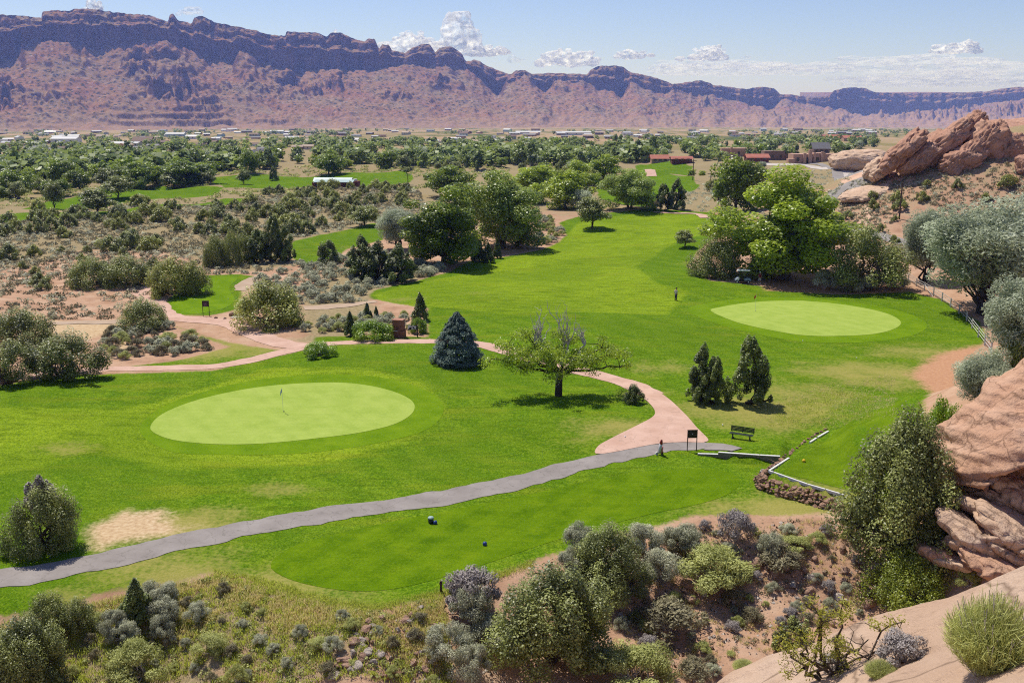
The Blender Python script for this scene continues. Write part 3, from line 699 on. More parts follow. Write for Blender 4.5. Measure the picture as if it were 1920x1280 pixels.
# ------------------------------------------------------------------ foliage builders
def unit(a): return a/(np.linalg.norm(a, axis=-1, keepdims=True) + 1e-9)
def rdir(r, n): return unit(r.normal(size=(n, 3)))
def leaves(r, P, Nn, T, L, W, tint):
    """diamond shaped leaf sprays: centre, normal, long axis, length, width"""
    n = len(P); T = unit(T - Nn*np.sum(T*Nn, 1, keepdims=True)); B = np.cross(Nn, T)
    L = np.broadcast_to(L, (n,))[:, None]*r.uniform(.7, 1.3, (n, 1)); W = np.broadcast_to(W, (n,))[:, None]*r.uniform(.7, 1.3, (n, 1))
    V = np.stack([P - T*L*.5, P + B*W*.5 + T*L*.1, P + T*L*.5 + Nn*L*.06, P - B*W*.5 + T*L*.1], 1).reshape(-1, 3)
    F = np.arange(4*n).reshape(n, 4)
    return V, F, np.repeat(tint, 4)
def tube(pts, r0, r1, sides=6):
    P = np.array(pts, float); n = len(P); t = unit(np.gradient(P, axis=0))
    ref = np.array([.3,.9,.2]); a = unit(np.cross(t, ref)); b = np.cross(t, a)
    rr = np.linspace(r0, r1, n)[:, None, None]; th = np.linspace(0, 2*np.pi, sides, endpoint=False)[None, :, None]
    V = (P[:, None, :] + rr*(np.cos(th)*a[:, None, :] + np.sin(th)*b[:, None, :])).reshape(-1, 3)
    I = np.arange(n*sides).reshape(n, sides); J = np.roll(I, -1, 1)
    F = np.stack([I[:-1], J[:-1], J[1:], I[1:]], -1).reshape(-1, 4)
    return V, F
def join(parts):
    Vs, Fs, o = [], [], 0
    for V, F in parts: Vs.append(V); Fs.append(F + o); o += len(V)
    return np.concatenate(Vs), np.concatenate(Fs)
def wig(r, a, b, n=5, amp=.1):
    a, b = np.array(a, float), np.array(b, float); t = np.linspace(0, 1, n)[:, None]
    L = np.linalg.norm(b-a); w = r.normal(size=(n, 3))*amp*L*np.sin(t*np.pi); return a + (b-a)*t + w
def crown_from(r, C, R, n, L, W, up=.0, out=.6, flat_=.0, interior=.25, ell=(1,1,1), tint_clump=.5, droop=0):
    """leaf sprays over clumps with centres C and radii R"""
    k = len(C); wts = R**2/np.sum(R**2); ci = r.choice(k, n, p=wts)
    d = rdir(r, n); rad = np.where(r.random(n) < interior, r.uniform(.2, .8, n), r.uniform(.8, 1.08, n))
    P = C[ci] + d*rad[:, None]*R[ci][:, None]*np.array(ell)
    Nn = unit(d*out*.9 + rdir(r, n)*.6 + np.array([0, 0, flat_ + .35]))
    T = unit(rdir(r, n)*.7 + np.array([0, 0, 1.])*up + d*.4 + np.array([0,0,-1.])*droop)
    tc = r.random(k)
    tint = np.clip(tc[ci]*tint_clump + r.random(n)*(1-tint_clump), 0, 1)
    return leaves(r, P, Nn, T, L, W, tint)
PROTO = {}
def register(kind, crown, trunk, cm, tm):
    V, F, t = crown
    cme = mesh_np(kind + "_crown", V, F, [cm], dict(tint=t))
    tme = mesh_np(kind + "_trunk", trunk[0], trunk[1], [tm], None, True) if trunk is not None else None
    lo, hi = V.min(0), V.max(0)
    PROTO.setdefault(kind, []).append((cme, tme, np.percentile(V[:, 2], 99.7), np.percentile(np.abs(V[:, :2]), 98)*2))

M['bark'] = simple("bark", (.11,.085,.065), .95, .4, 8., .1, bmp=.6)
M['paleb'] = simple("weathered_wood", (.50,.46,.42), .9, .25, 10., .1, bmp=.4)
M['darkb'] = simple("dark_bark", (.055,.042,.034), .95, .4, 10., .1, bmp=.5)
M['l_cotton'] = leaf_mat("cottonwood_leaf", (.085,.140,.004), (.60,.72,.06), 0.45, (.60,.72,.04), 0.38)
M['l_cottond'] = leaf_mat("dark_cottonwood_leaf", (.045,.080,.004), (.36,.47,.03), 0.42, (.42,.54,.03), 0.38)
M['l_pale'] = leaf_mat("pale_cottonwood_leaf", (.105,.165,.024), (.55,.66,.14), 0.42, (.56,.66,.09), 0.4)
M['l_jun'] = leaf_mat("juniper_leaf", (.042,.058,.010), (.48,.52,.14), 0.28, (.46,.50,.10), 0.45)
M['l_junl'] = leaf_mat("olive_juniper_leaf", (.075,.090,.012), (.54,.56,.12), 0.28, (.52,.54,.09), 0.45)
M['l_jund'] = leaf_mat("dark_juniper_leaf", (.028,.045,.008), (.31,.37,.085), 0.26, (.32,.38,.07), 0.45)
M['l_olive'] = leaf_mat("silver_leaf", (.19,.225,.13), (.66,.71,.51), 0.36, (.60,.66,.42), 0.55)
M['l_sage'] = leaf_mat("sage_leaf", (.20,.205,.12), (.76,.76,.53), 0.3, (.66,.67,.44), 0.6)
M['l_sagey'] = leaf_mat("yellow_green_brush_leaf", (.18,.20,.035), (.68,.70,.23), 0.3, (.62,.65,.19), 0.6)
M['l_dead'] = leaf_mat("dead_twig", (.25,.215,.19), (.44,.39,.36), 0.1, None, .8)
M['l_spruce'] = leaf_mat("blue_spruce_needle", (.018,.038,.026), (.17,.25,.19), 0.12, None, 0.6)
M['l_scrub'] = leaf_mat("desert_scrub_leaf", (.11,.095,.045), (.38,.34,.19), 0.2, None, .8)
M['l_bush'] = leaf_mat("bright_bush_leaf", (.055,.130,.004), (.40,.56,.04), 0.4, (.44,.60,.03), 0.4)
M['l_pin'] = leaf_mat("pinyon_needle", (.085,.125,.006), (.54,.60,.07), 0.34, (.52,.58,.05), 0.42)
M['l_will'] = leaf_mat("willow_leaf", (.13,.19,.008), (.60,.72,.09), 0.48, (.58,.72,.05), 0.4)
M['l_far'] = leaf_mat("far_tree_leaf", (.055,.10,.016), (.38,.46,.11), 0.36, None, 0.5, .8)
M['l_dry'] = leaf_mat("dry_grass_blade", (.55,.48,.16), (.82,.70,.32), 0.6, None, .7)
M['l_grass'] = leaf_mat("grass_blade", (.30,.37,.03), (.60,.64,.11), 0.6, None, .6)

def cottonwood(kind, seed, Hh, Wd, mat, n=15000, leaf=.34, trunks=1, gaps=.0, lo=.16):
    r = np.random.default_rng(seed); K = 74
    d = rdir(r, K); d[:, 2] = np.where(d[:, 2] < -.93, -d[:, 2], d[:, 2])
    lobes = 1 + .26*np.sin(np.arctan2(d[:,1], d[:,0])*3 + seed) + .12*np.sin(d[:,2]*6 + seed*2)
    C = d*(r.uniform(.50, 1.02, K)*lobes)[:, None]*np.array([Wd*.42, Wd*.42, Hh*(1-lo)*.46])
    C[:, 2] += Hh*(lo + (1-lo)*.50); C[:, 2] = np.maximum(C[:, 2], Hh*.10)
    R = r.uniform(.075, .165, K)*Wd
    cr = crown_from(r, C, R, n, leaf, leaf*.8, out=.7, flat_=.35, tint_clump=.45, interior=.2, ell=(1.05,1.05,.85))
    parts = []
    for k in range(trunks):
        a = 2*np.pi*k/max(trunks, 1); b0 = np.array([math.cos(a), math.sin(a), 0])*Wd*.03*(trunks > 1)
        top = np.array([math.cos(a)*Wd*.08*(trunks > 1), math.sin(a)*Wd*.08*(trunks > 1), Hh*.62])
        p = wig(r, b0, top, 7, .03); parts.append(tube(p, Hh*.030/trunks**.5, Hh*.010, 8))
        for j in range(int(16/trunks)):
            i = r.integers(1, 6); e = C[r.integers(K)]; parts.append(tube(wig(r, p[i], p[i]*.25 + e*.75, 5, .06), Hh*.010, Hh*.003, 5))
    register(kind, cr, join(parts), mat, M['bark'])
cottonwood('cotton', 1, 14., 12.5, M['l_cotton'], 46000, .34, 3, lo=.0)
cottonwood('cotton_dark', 2, 13., 11., M['l_cottond'], 34000, .33, 1, lo=-.04)
cottonwood('cotton_pale', 3, 14., 12., M['l_pale'], 36000, .31, 2, lo=-.02)
for s in (4, 5): cottonwood('cotton_mid', s, 9., 9., M['l_cotton'], 8500, .42, 1, lo=.02)
for s in (6, 7): cottonwood('cotton_middark', s, 9., 9., M['l_cottond'], 8500, .42, 1, lo=.02)
cottonwood('small_tree', 8, 4.5, 4.6, M['l_jun'], 6500, .22, 1, lo=.22)

def juniper(kind, seed, Hh, Wd, mat, n=9000, K=46, spire=.5, leaf=.16, stems=3, lo=.03, bark='darkb', open_=False, round_=.9, tm=None):
    """upright sprays in pointed, uneven clumps"""
    r = np.random.default_rng(seed)
    a = r.uniform(0, 2*np.pi, K); f = (np.arange(K)+r.random(K))/K; f = f**1.25; rr = .45 + .55*np.sqrt(r.random(K)); rr = rr*r.uniform(.72, 1.22, K)
    prof = (1 - np.clip(f, 0, 1)**(1.2 + round_*1.6))*.95 + .07
    if open_: prof = np.sin(np.pi*np.clip(f*.75 + .22, 0, 1))
    C = np.stack([np.cos(a)*rr*prof*Wd*.42, np.sin(a)*rr*prof*Wd*.42, Hh*(lo + (1-lo)*(.07 + f*.80))], 1)
    R = r.uniform(.065, .150, K)*Wd
    k = K; wts = R**2/np.sum(R**2); ci = r.choice(k, n, p=wts); d = rdir(r, n)
    rad = np.where(r.random(n) < .25, r.uniform(.2, .8, n), r.uniform(.75, 1.1, n))
    stretch = 1 + spire*r.uniform(.6, 1.4, k)
    P = C[ci] + d*(rad*R[ci])[:, None]*np.stack([np.ones(n)*.92, np.ones(n)*.92, stretch[ci]*np.where(d[:,2] > 0, 1.25, .8)], 1)
    taper = np.where(d[:, 2] > 0, 1 - .5*d[:, 2]*spire, 1.)
    P[:, :2] = C[ci][:, :2] + (P[:, :2]-C[ci][:, :2])*taper[:, None]
    P[:, 2] = np.maximum(P[:, 2], .02*Hh)
    Nn = unit(d*.8 + rdir(r, n)*.6 + np.array([0,0,.45])); T = unit(d*.5 + np.array([0,0,1.0]) + rdir(r, n)*.6)
    tc = r.random(k); tint = np.clip(tc[ci]*.6 + r.random(n)*.4, 0, 1)
    cr = leaves(r, P, Nn, T, leaf, leaf*.62, tint)
    parts = []
    for s in range(stems):
        e = C[r.integers(K)]; b0 = r.normal(size=3)*np.array([1,1,0])*Wd*.03
        p = wig(r, b0, e, 6, .07); parts.append(tube(p, Hh*.028, Hh*.008, 6))
        for j in range(4):
            parts.append(tube(wig(r, p[r.integers(1, 5)], C[r.integers(K)], 5, .08), Hh*.010, Hh*.003, 5))
    register(kind, cr, join(parts), mat, M[bark])
juniper('juniper_big', 11, 7.0, 5.8, M['l_jun'], 46000, 95, .55, .125, 6)
juniper('juniper_front', 12, 4.2, 4.4, M['l_jun'], 34000, 70, .5, .100, 6, round_=1.3)
juniper('juniper_front', 13, 4.2, 4.4, M['l_jun'], 34000, 70, .6, .100, 5, round_=1.5)
juniper('juniper_wide', 14, 4.0, 6.0, M['l_junl'], 16000, 60, .5, .17, 4, round_=1.3)
juniper('juniper_wide', 15, 4.0, 6.0, M['l_jun'], 16000, 60, .5, .17, 4, round_=1.3)
juniper('juniper_open', 16, 4.4, 5.6, M['l_jun'], 14000, 40, .5, .15, 7, lo=.16, open_=True, bark='bark')
juniper('juniper_open', 17, 4.4, 5.6, M['l_jun'], 14000, 38, .6, .15, 7, lo=.16, open_=True, bark='bark')
juniper('juniper_spire', 18, 6.0, 2.6, M['l_jund'], 13000, 44, .9, .15, 2, round_=.8)
juniper('juniper_spire', 19, 6.0, 2.8, M['l_jund'], 13000, 44, .9, .15, 2, round_=1.0)
juniper('juniper_cone', 20, 3.0, 1.5, M['l_jund'], 9000, 90, .9, .12, 1, round_=.25)
juniper('juniper_round', 21, 3.4, 3.4, M['l_jund'], 10000, 44, .35, .15, 2, round_=1.8)
for s, mt in ((22, 'l_jun'), (23, 'l_junl'), (24, 'l_junl'), (25, 'l_jun')): juniper('juniper_mid', s, 3.0, 3.8, M[mt], 3400, 34, .4, .25, 2, round_=1.6)
juniper('juniper_dead', 26, 1.5, 1.5, M['l_dead'], 2600, 18, .7, .14, 5, lo=.0, bark='paleb', round_=.8)
juniper('pinyon', 27, 2.6, 4.2, M['l_pin'], 20000, 70, .25, .10, 6, lo=.08, bark='bark', round_=2.)
juniper('bright_bush', 28, 2.0, 3.4, M['l_bush'], 9000, 44, .2, .13, 3, round_=2.)

def olive(kind, seed, Hh, Wd, n=15000, leaf=.26):
    r = np.random.default_rng(seed); K = 90; d = rdir(r, K)
    C = d*r.uniform(.45, .95, (K, 1))*np.array([Wd*.42, Wd*.42, Hh*.39]); C[:, 2] += Hh*.58
    R = r.uniform(.08, .15, K)*Wd
    cr = crown_from(r, C, R, n, leaf*1.25, leaf*.42, out=.6, droop=.25, tint_clump=.5, interior=.35)
    parts = []
    for s in range(5):
        p = wig(r, (r.normal()*.2, r.normal()*.2, 0), C[r.integers(K)]*np.array([.7,.7,.8]), 7, .08); parts.append(tube(p, Hh*.022, Hh*.006, 7))
        for j in range(5): parts.append(tube(wig(r, p[r.integers(2, 6)], C[r.integers(K)], 5, .07), Hh*.008, Hh*.0025, 5))
    register(kind, cr, join(parts), M['l_olive'], M['darkb'])
olive('olive', 31, 9., 9., 40000, .22); olive('olive', 32, 9., 8.5, 36000, .23)
olive('olive_mid', 33, 5., 6., 3200, .5)

def sage(kind, seed, Hh, Wd, mat, n=1500, leaf=.12, tm='paleb', upk=1.0):
    """sprigs fanning from the root"""
    r = np.random.default_rng(seed); K = 26
    az = r.uniform(0, 2*np.pi, K); el = r.uniform(.25, 1.45, K)
    C = np.stack([np.cos(az)*np.cos(el)*Wd*.40, np.sin(az)*np.cos(el)*Wd*.40, np.sin(el)*Hh*.70 + Hh*.08], 1)*r.uniform(.75, 1.05, (K, 1))
    R = r.uniform(.075, .165, K)*Wd
    ci = r.integers(0, K, n); d = rdir(r, n)
    P = C[ci] + d*(r.uniform(.5, 1.05, n)*R[ci])[:, None]*np.array([1,1,.9]); P[:, 2] = np.maximum(P[:, 2], .02)
    T = unit(P*np.array([1,1,.4]) + np.array([0,0,upk*Hh*.6]) + rdir(r, n)*Wd*.12); Nn = unit(d + rdir(r, n)*.8)
    tc = r.random(K)
    Nn = unit(Nn + np.array([0,0,.5])); cr = leaves(r, P, Nn, T, leaf*1.5, leaf*.5, np.clip(tc[ci]*.5 + r.random(n)*.5, 0, 1))
    parts = [tube(wig(r, (0,0,0), C[k]*.95, 4, .08), Wd*.012, Wd*.004, 4) for k in range(14)]
    register(kind, cr, join(parts), mat, M[tm])
for s in (41, 42, 43): sage('sage', s, 1.2, 1.7, M['l_sage'], 11000, .045)
for s in (44, 45): sage('brush', s, 1.2, 1.8, M['l_sagey'], 12000, .042)
sage('dead_brush', 46, 1.2, 1.6, M['l_dead'], 5000, .06, upk=1.4)
for s in (47, 48): sage('scrub', s, .8, 1.4, M['l_scrub'], 2600, .06)
for s in (49, 50): sage('sage_mid', s, 1.1, 1.6, M['l_sage'], 1500, .11)
def wand_shrub(kind, seed, Hh, Wd, mat, n):
    r = np.random.default_rng(seed); a = r.uniform(0, 6.283, n); e = np.sqrt(r.random(n)); t0 = r.random(n)
    root = np.stack([np.cos(a)*e*Wd*.16, np.sin(a)*e*Wd*.16, 0*a], 1); tip = np.stack([np.cos(a)*e*Wd*.48, np.sin(a)*e*Wd*.48, Hh*(1.02-.45*e*e)*r.uniform(.6, 1, n)], 1)
    P = root + (tip-root)*(.25+.7*t0)[:, None] + r.normal(size=(n, 3))*.012; T = unit(tip-root + rdir(r, n)*.10); Nn = unit(rdir(r, n) + np.array([0,0,.6]))
    cr = leaves(r, P, Nn, T, Hh*.15, Hh*.007, np.clip(.4*e + .6*r.random(n), 0, 1))
    register(kind, cr, join([tube(wig(r, root[k], tip[k], 4, .03), .006, .003, 4) for k in range(60)]), mat, M['paleb'])
wand_shrub('ephedra', 51, .85, .95, M['l_sagey'], 17000)

def size_at(u0, u1, vt, vb):
    """base point, height and width in metres of a thing seen between those pixels"""
    g = G((u0+u1)/2, vb)[0]; _, _, dep = project(*g)
    w = (u1-u0)*dep/FPX; h = 1.
    for _ in range(12):
        _, vv, _ = project(g[0], g[1], g[2]+h); h *= (vb-vt)/max(vb-vv, 1e-3)
    return g, h, w
TCOUNT = {}
def plant_at(name, kind, loc, h, w, label=None, cat=None, group=None, var=None, rz=None, parts=True):
    L = PROTO[kind]; i = TCOUNT.get(kind, 0); TCOUNT[kind] = i+1
    cme, tme, h0, w0 = L[(i if var is None else var) % len(L)]
    rz = random.uniform(0, 6.28) if rz is None else rz
    e = empty(name, (loc[0], loc[1], loc[2]-.03), rz, (w/w0, w/w0, h/h0))
    c = bpy.data.objects.new("crown", cme); link(c); c.parent = e
    if tme is not None: t = bpy.data.objects.new("trunk" if h > 2.2 else "stems", tme); link(t); t.parent = e
    return tag(e, label, cat, group)
def plant(name, kind, u0, u1, vt, vb, label, cat="tree", group=None, var=None, rz=None, fw=1.0, lift=0):
    g, h, w = size_at(u0, u1, vt, vb)
    return plant_at(name, kind, (g[0], g[1], g[2]+lift), h, w*fw, label, cat, group, var, rz)

# ------------------------------------------------------------------ rocks
def rock_blob(name, c, radii, rot, seed, mat, sub=5, amp=.22, freq=.9, strata=.05, sfreq=6., tilt=(.3,.1,1.), sq=.75, caves=(), flatb=None):
    bm = bmesh.new(); bmesh.ops.create_icosphere(bm, subdivisions=sub, radius=1.0)
    R = Matrix.Rotation(rot[2], 3, 'Z') @ Matrix.Rotation(rot[1], 3, 'Y') @ Matrix.Rotation(rot[0], 3, 'X')
    tv = Vector(tilt).normalized(); off = Vector((seed*3.1, seed*1.7, seed*.9))
    rad = Vector(radii); mean = (radii[0]+radii[1]+radii[2])/3
    for v in bm.verts:
        n = v.co.normalized()
        s = Vector([math.copysign(abs(q)**sq, q) for q in n]); s = s*(1/ max(s.length, 1e-6))**.35
        p = Vector((s.x*rad.x, s.y*rad.y, s.z*rad.z))
        q = R @ p
        f = mnoise.fractal(q/mean*freq + off, 1.0, 2.0, 5)
        rid = abs(mnoise.noise(q/mean*freq*1.7 + off*1.3))
        st = tv.dot(q)/mean*sfreq + 1.6*mnoise.noise(q/mean*1.1 + off)
        fr = st - math.floor(st); ledge = (fr if fr < .75 else (1-fr)*3.0)
        k = 1 + amp*f - amp*.55*(1-min(1, rid*4)) + strata*(ledge-.4)*2
        q = q*k
        for (cc, cr, cd) in caves:
            dd = (q - Vector(cc)); e = math.sqrt((dd.x/cr[0])**2 + (dd.y/cr[1])**2 + (dd.z/cr[2])**2)
            if e < 1: q = q + Vector(cd)*(1-e*e)**.8
        if flatb is not None and q.z < flatb: q.z = flatb + (q.z-flatb)*.3
        v.co = q
    me = bpy.data.meshes.new(name); bm.to_mesh(me); bm.free(); me.materials.append(mat)
    me.polygons.foreach_set("use_smooth", np.ones(len(me.polygons), bool))
    return obj(name, me, None, c)
hull_meshes = []
def hull_rock(seed, mat, n=16):
    r = np.random.default_rng(seed); bm = bmesh.new()
    for p in rdir(r, n)*r.uniform(.8, 1.05, (n, 1)): bm.verts.new(p*np.array([1, r.uniform(.75, .95), r.uniform(.6, .8)]))
    bmesh.ops.convex_hull(bm, input=bm.verts); bmesh.ops.delete(bm, geom=[v for v in bm.verts if not v.link_faces], context='VERTS')
    bmesh.ops.bevel(bm, geom=list(bm.edges), offset=.07, segments=1, affect='EDGES')
    me = bpy.data.meshes.new("rock"); bm.to_mesh(me); bm.free(); me.materials.append(mat); return me
ROCKS = [hull_rock(k, M['boulder']) for k in range(5)] + [hull_rock(9+k, M['boulder2']) for k in range(3)]
STONES = [hull_rock(30+k, M['wallstone'], 18) for k in range(6)]

def pxp(u, v, d):       # point on a sight line at ground distance d
    a, b, c = ray(u, v); s = d/math.hypot(a, b); return Vector((a*s, b*s, CAMZ + c*s))
# big sandstone knob with an alcove, right
kc = pxp(2004, 850, 66)
rock_kn = rock_blob("sandstone_outcrop", kc, (7.6, 7.0, 5.3), (0, -.52, .15), 3, M['sand'], 6, .13, 1.1, .035, 9., (-.35,.25,1.), .8,
   caves=[((-4.4,-4.2,-.8), (2.4,4.2,1.9), (.9,4.8,.4)), ((-6.4,-2.4,-1.9), (2.2,3.4,.9), (1.5,2.0,.4))])
tag(rock_kn, "huge rounded red sandstone outcrop with a dark hollow in its side", "rock")
for k, (u, v, d, r, ro, lab) in enumerate([
   (1856, 884, 58.5, (1.5,1.3,.95), (.2,.5,.4), "reddish wedge of sandstone under the nose of the big outcrop"),
   (1912, 908, 56.5, (.95,.8,.6), (0,.1,.3), "smooth round boulder lying below the hollow of the outcrop"),
   (1800, 940, 57.0, (1.6,1.2,.8), (.1,.25,.8), "tilted sandstone block beside the big dark juniper"),
   (1868, 962, 54.5, (2.2,1.5,.8), (.1,.45,.5), "broad sloping sandstone slab below the outcrop"),
   (1850, 1010, 51.5, (2.6,1.9,.9), (.25,.5,.4), "smooth pale sandstone slab running down to the shaded gully"),
   (1925, 1000, 50.5, (2.4,2.0,1.0), (.2,.45,.2), "pale sandstone slab against the right hillside below the boulders"),
   (1770, 1035, 52.0, (1.7,1.2,.7), (.1,.35,.9), "low red sandstone ledge in the shade of the big juniper"),
   (1935, 935, 54.0, (1.8,1.5,.8), (.2,.4,.2), "cracked sandstone ledge holding small desert shrubs")]):
    p = Vector(G(u, v)[0]); p.z -= r[2]*.22; r = (r[0]*1.35, r[1]*1.3, r[2]*.8)
    tag(rock_blob("sandstone_block", p, r, ro, 11+k, M['sand'] if k in (0, 6) else M['slick'], 5, .15, 1.1, .03, 4., (-.3,.2,1.), .7), lab, "rock")
rs = np.random.default_rng(71)
for k in range(14):
    u, v = rs.uniform(1790, 1960), rs.uniform(905, 1070); p = Vector(G(u, v)[0]); q = rs.uniform(.7, 1.9)
    tag(rock_blob("bedded_rock", (p.x, p.y, p.z-q*.16), (q*1.7, q*1.3, q*.34), (rs.normal()*.15, .45+rs.normal()*.1, rs.uniform(0, 1.2)), 80+k, M['slick'] if k % 3 else M['sand'], 5, .16, 1.2, .03, 4., (-.3,.2,1.), .7), "weathered sandstone slab bedded in the slope under the big outcrop", "rock", "bedded slabs under the outcrop")
# leaning fins on the hill
FINB = [(1692,283,241,(2.0,4.0,6.4),(0,.80,0),"narrow leaning sandstone fin at the low end of the ridge"),
        (1722,294,242,(1.9,4.0,5.1),(0,.86,.1),"short rounded sandstone lobe between two leaning fins"),
        (1756,276,245,(2.6,4.8,9.2),(0,.92,.05),"longest leaning sandstone fin with a rounded overhanging top"),
        (1822,242,252,(2.4,4.0,4.0),(0,.55,0),"small rounded sandstone cap behind the longest fin"),
        (1846,277,246,(4.3,5.1,6.6),(0,.62,.1),"massive rounded sandstone head with broken ledges"),
        (1800,302,241,(2.9,4.4,5.5),(0,.95,.1),"smooth sloping sandstone slab between the longest fin and the head"),
        (1893,290,248,(5.3,5.5,4.6),(0,.3,.1),"shadowed sandstone shoulder joined to the massive head"),
        (1934,314,238,(3.3,4.0,2.9),(0,.2,.1),"low sandstone bulge at the foot of the ridge beside brush"),
        (1646,318,245,(2.0,4.4,3.5),(0,.75,0),"pale sandstone toe running down to the road")]
for k, (u, v, d, r, ro, lab) in enumerate(FINB):
    tag(rock_blob("sandstone_fin", pxp(u, v, d), r, ro, 31+k, M['fin'] if k < 8 else M['slick'], 5, .25, 1.2, .07, 8., (-.75,.1,.62), .75), lab, "rock", "sandstone fins on the hill")
tag(rock_blob("sandstone_mound", pxp(1612, 300, 420), (12, 10, 4.2), (0,-.06,0), 50, M['slick'], 5, .16, 1.1, .03, 5.), "low pale sandstone mound beside the adobe house", "rock")
tag(rock_blob("sandstone_apron", Vector(G(1625, 362)[0]), (6.5, 5, 1.0), (0,-.22,.5), 52, M['slick'], 5, .12, 1.1, .03, 5.), "pale bare slickrock apron below the leaning fins", "rock")
tag(rock_blob("sandstone_knoll", pxp(1950, 258, 520), (40, 25, 9), (0,0,0), 53, M['fin'], 4, .2, 1.1, .03, 5.), "brown brushy rise behind the sandstone fins", "rock")

# near slickrock slope under the photographer's feet
PA, PB, PC = .5699, -.5165, 21.99
def on_slab(u, v):
    a, b, c = ray(u, v); t = (PC - CAMZ)/(c - PA*a - PB*b); return float(a*t), float(b*t)
edge = [on_slab(u, v) for u, v in [(1300,1290),(1345,1262),(1400,1235),(1450,1213),(1500,1196),(1560,1180),(1620,1158),(1680,1133),(1740,1118),(1800,1100),(1860,1072),(1930,1046)]]
SLAB = [(-7,-10),(-5,1),(-1.5,8),(1.0,12.5)] + edge + [(edge[-1][0]+3, edge[-1][1]-.3),(24,12),(24,-10)]
xs = np.concatenate([np.linspace(-14, 1.5, 40, endpoint=False), np.linspace(1.5, 12, 190, endpoint=False), np.linspace(12, 30, 36)])
ys = np.concatenate([np.linspace(-16, 6.5, 36, endpoint=False), np.linspace(6.5, 19.5, 200, endpoint=False), np.linspace(19.5, 30, 50)])
XX, YY = np.meshgrid(xs, ys, indexing='ij'); sd = poly_sd(XX, YY, SLAB); outd = np.maximum(0, -sd)
ZZ = PA*XX + PB*YY + PC
ZZ = np.minimum(ZZ, 23.2 + .1*(ZZ-23.2))
ZZ = ZZ - .25*smooth(.9, 0, np.maximum(sd, 0)) + .25*0
ZZ = ZZ + .25*fbm(XX*.35, YY*.35, 4, 101)*smooth(-.2, 1.2, sd) + .05*fbm(XX*1.6, YY*1.6, 4, 102)
lam = (XX*.55 + YY*.8) + .6*fbm(XX*.3, YY*.3, 3, 104); fr = lam*.9 - np.floor(lam*.9)
ZZ = ZZ + .07*smooth(.0, .15, fr)*(1-fr) 
ZZ = ZZ - outd*1.3 - np.minimum(outd, 4)**2*.55
gz = H(XX, YY); ZZ = np.maximum(ZZ, gz - 1.5)
I = np.arange(XX.size).reshape(XX.shape)
me = mesh_np("slickrock_slope", np.stack([XX.ravel(), YY.ravel(), ZZ.ravel()], 1), np.stack([I[:-1,:-1], I[1:,:-1], I[1:,1:], I[:-1,1:]], -1).reshape(-1, 4), [M['slick']], None, True)
tag(obj("slickrock_slope", me), kind="structure")
def slabz(x, y):
    i = np.clip(np.searchsorted(xs, x), 0, len(xs)-1); j = np.clip(np.searchsorted(ys, y), 0, len(ys)-1); return float(ZZ[i, j])

# boulders and rubble in the gully
rr = np.random.default_rng(5)
def rubble(polypx, n, s0, s1, label, group, pale=.4):
    P = Gp(polypx); P = np.array(P); lo, hi = P.min(0), P.max(0); c = 0
    while c < n:
        x, y = rr.uniform(lo[0], hi[0]), rr.uniform(lo[1], hi[1])
        if poly_sd(np.array([x]), np.array([y]), P)[0] < 0: continue
        c += 1; s = s0 + (s1-s0)*rr.random()**2.5
        me = ROCKS[rr.integers(5, 8) if rr.random() < pale else rr.integers(0, 5)]
        o = obj("rock", me, None, (x, y, float(H(x, y)) + s*.25), rr.uniform(0, 6.28), (s, s*rr.uniform(.8, 1.2), s*rr.uniform(.7, 1)))
        o.rotation_euler = (rr.normal()*.25, rr.normal()*.25, rr.uniform(0, 6.28)); tag(o, label, "rock", group)
rubble([(650,1175),(700,1160),(790,1140),(830,1180),(830,1290),(560,1300),(640,1230)], 130, .10, .42, "broken stone in the rubble slope below the tee lawn", "rubble below the tee lawn", .5)
rubble([(1120,1130),(1230,1120),(1300,1090),(1340,1120),(1250,1160),(1140,1180)], 32, .18, .55, "angular boulder among the brush along the gully", "boulders along the gully", .3)
rubble([(1400,1050),(1560,1020),(1640,1060),(1640,1150),(1560,1180),(1420,1130)], 75, .12, .55, "reddish broken rock on the bare slope by the pinyon", "rocks on the bare red slope", .15)
rubble([(1250,1000),(1400,1000),(1500,1040),(1400,1180),(1250,1250),(1200,1180)], 40, .06, .22, "small loose stone on the bare red gully floor", "loose stones on the gully floor", .2)
rubble([(1780,900),(1940,900),(1940,1050),(1760,1060)], 36, .15, .5, "loose sandstone block on the slope under the big outcrop", "blocks below the big outcrop", .0)
def pebbles(name, polypx, n, s0, s1, seed, label):
    r = np.random.default_rng(seed); W = np.array(Gp(polypx)); lo, hi = W.min(0), W.max(0)
    X = r.uniform(lo[0], hi[0], n*5); Y = r.uniform(lo[1], hi[1], n*5); k = poly_sd(X, Y, W) > 0; X, Y = X[k][:n], Y[k][:n]; Z = H(X, Y); m = len(X)
    o = np.array([(1,0,0),(-1,0,0),(0,1,0),(0,-1,0),(0,0,1),(.6,.6,.5)], float); F0 = np.array([(0,2,4),(2,1,4),(1,3,4),(3,0,4),(0,5,2),(0,4,5),(5,4,2)])
    s = s0 + (s1-s0)*r.random(m)**3; V = o[None]*r.uniform(.6, 1.2, (m, 6, 3))*s[:, None, None]*np.array([1,1,.8]); a = r.uniform(0, 6.28, m); c, q = np.cos(a)[:, None], np.sin(a)[:, None]
    V = np.stack([V[..., 0]*c - V[..., 1]*q, V[..., 0]*q + V[..., 1]*c, V[..., 2]], -1) + np.stack([X, Y, Z], 1)[:, None]
    me = mesh_np(name, V.reshape(-1, 3), (F0[None] + 6*np.arange(m)[:, None, None]).reshape(-1, 3), [M["boulder"], M["boulder2"]], None, False, np.repeat(r.integers(0, 2, m), 7))
    return tag(obj(name, me), label, None, None, "stuff")
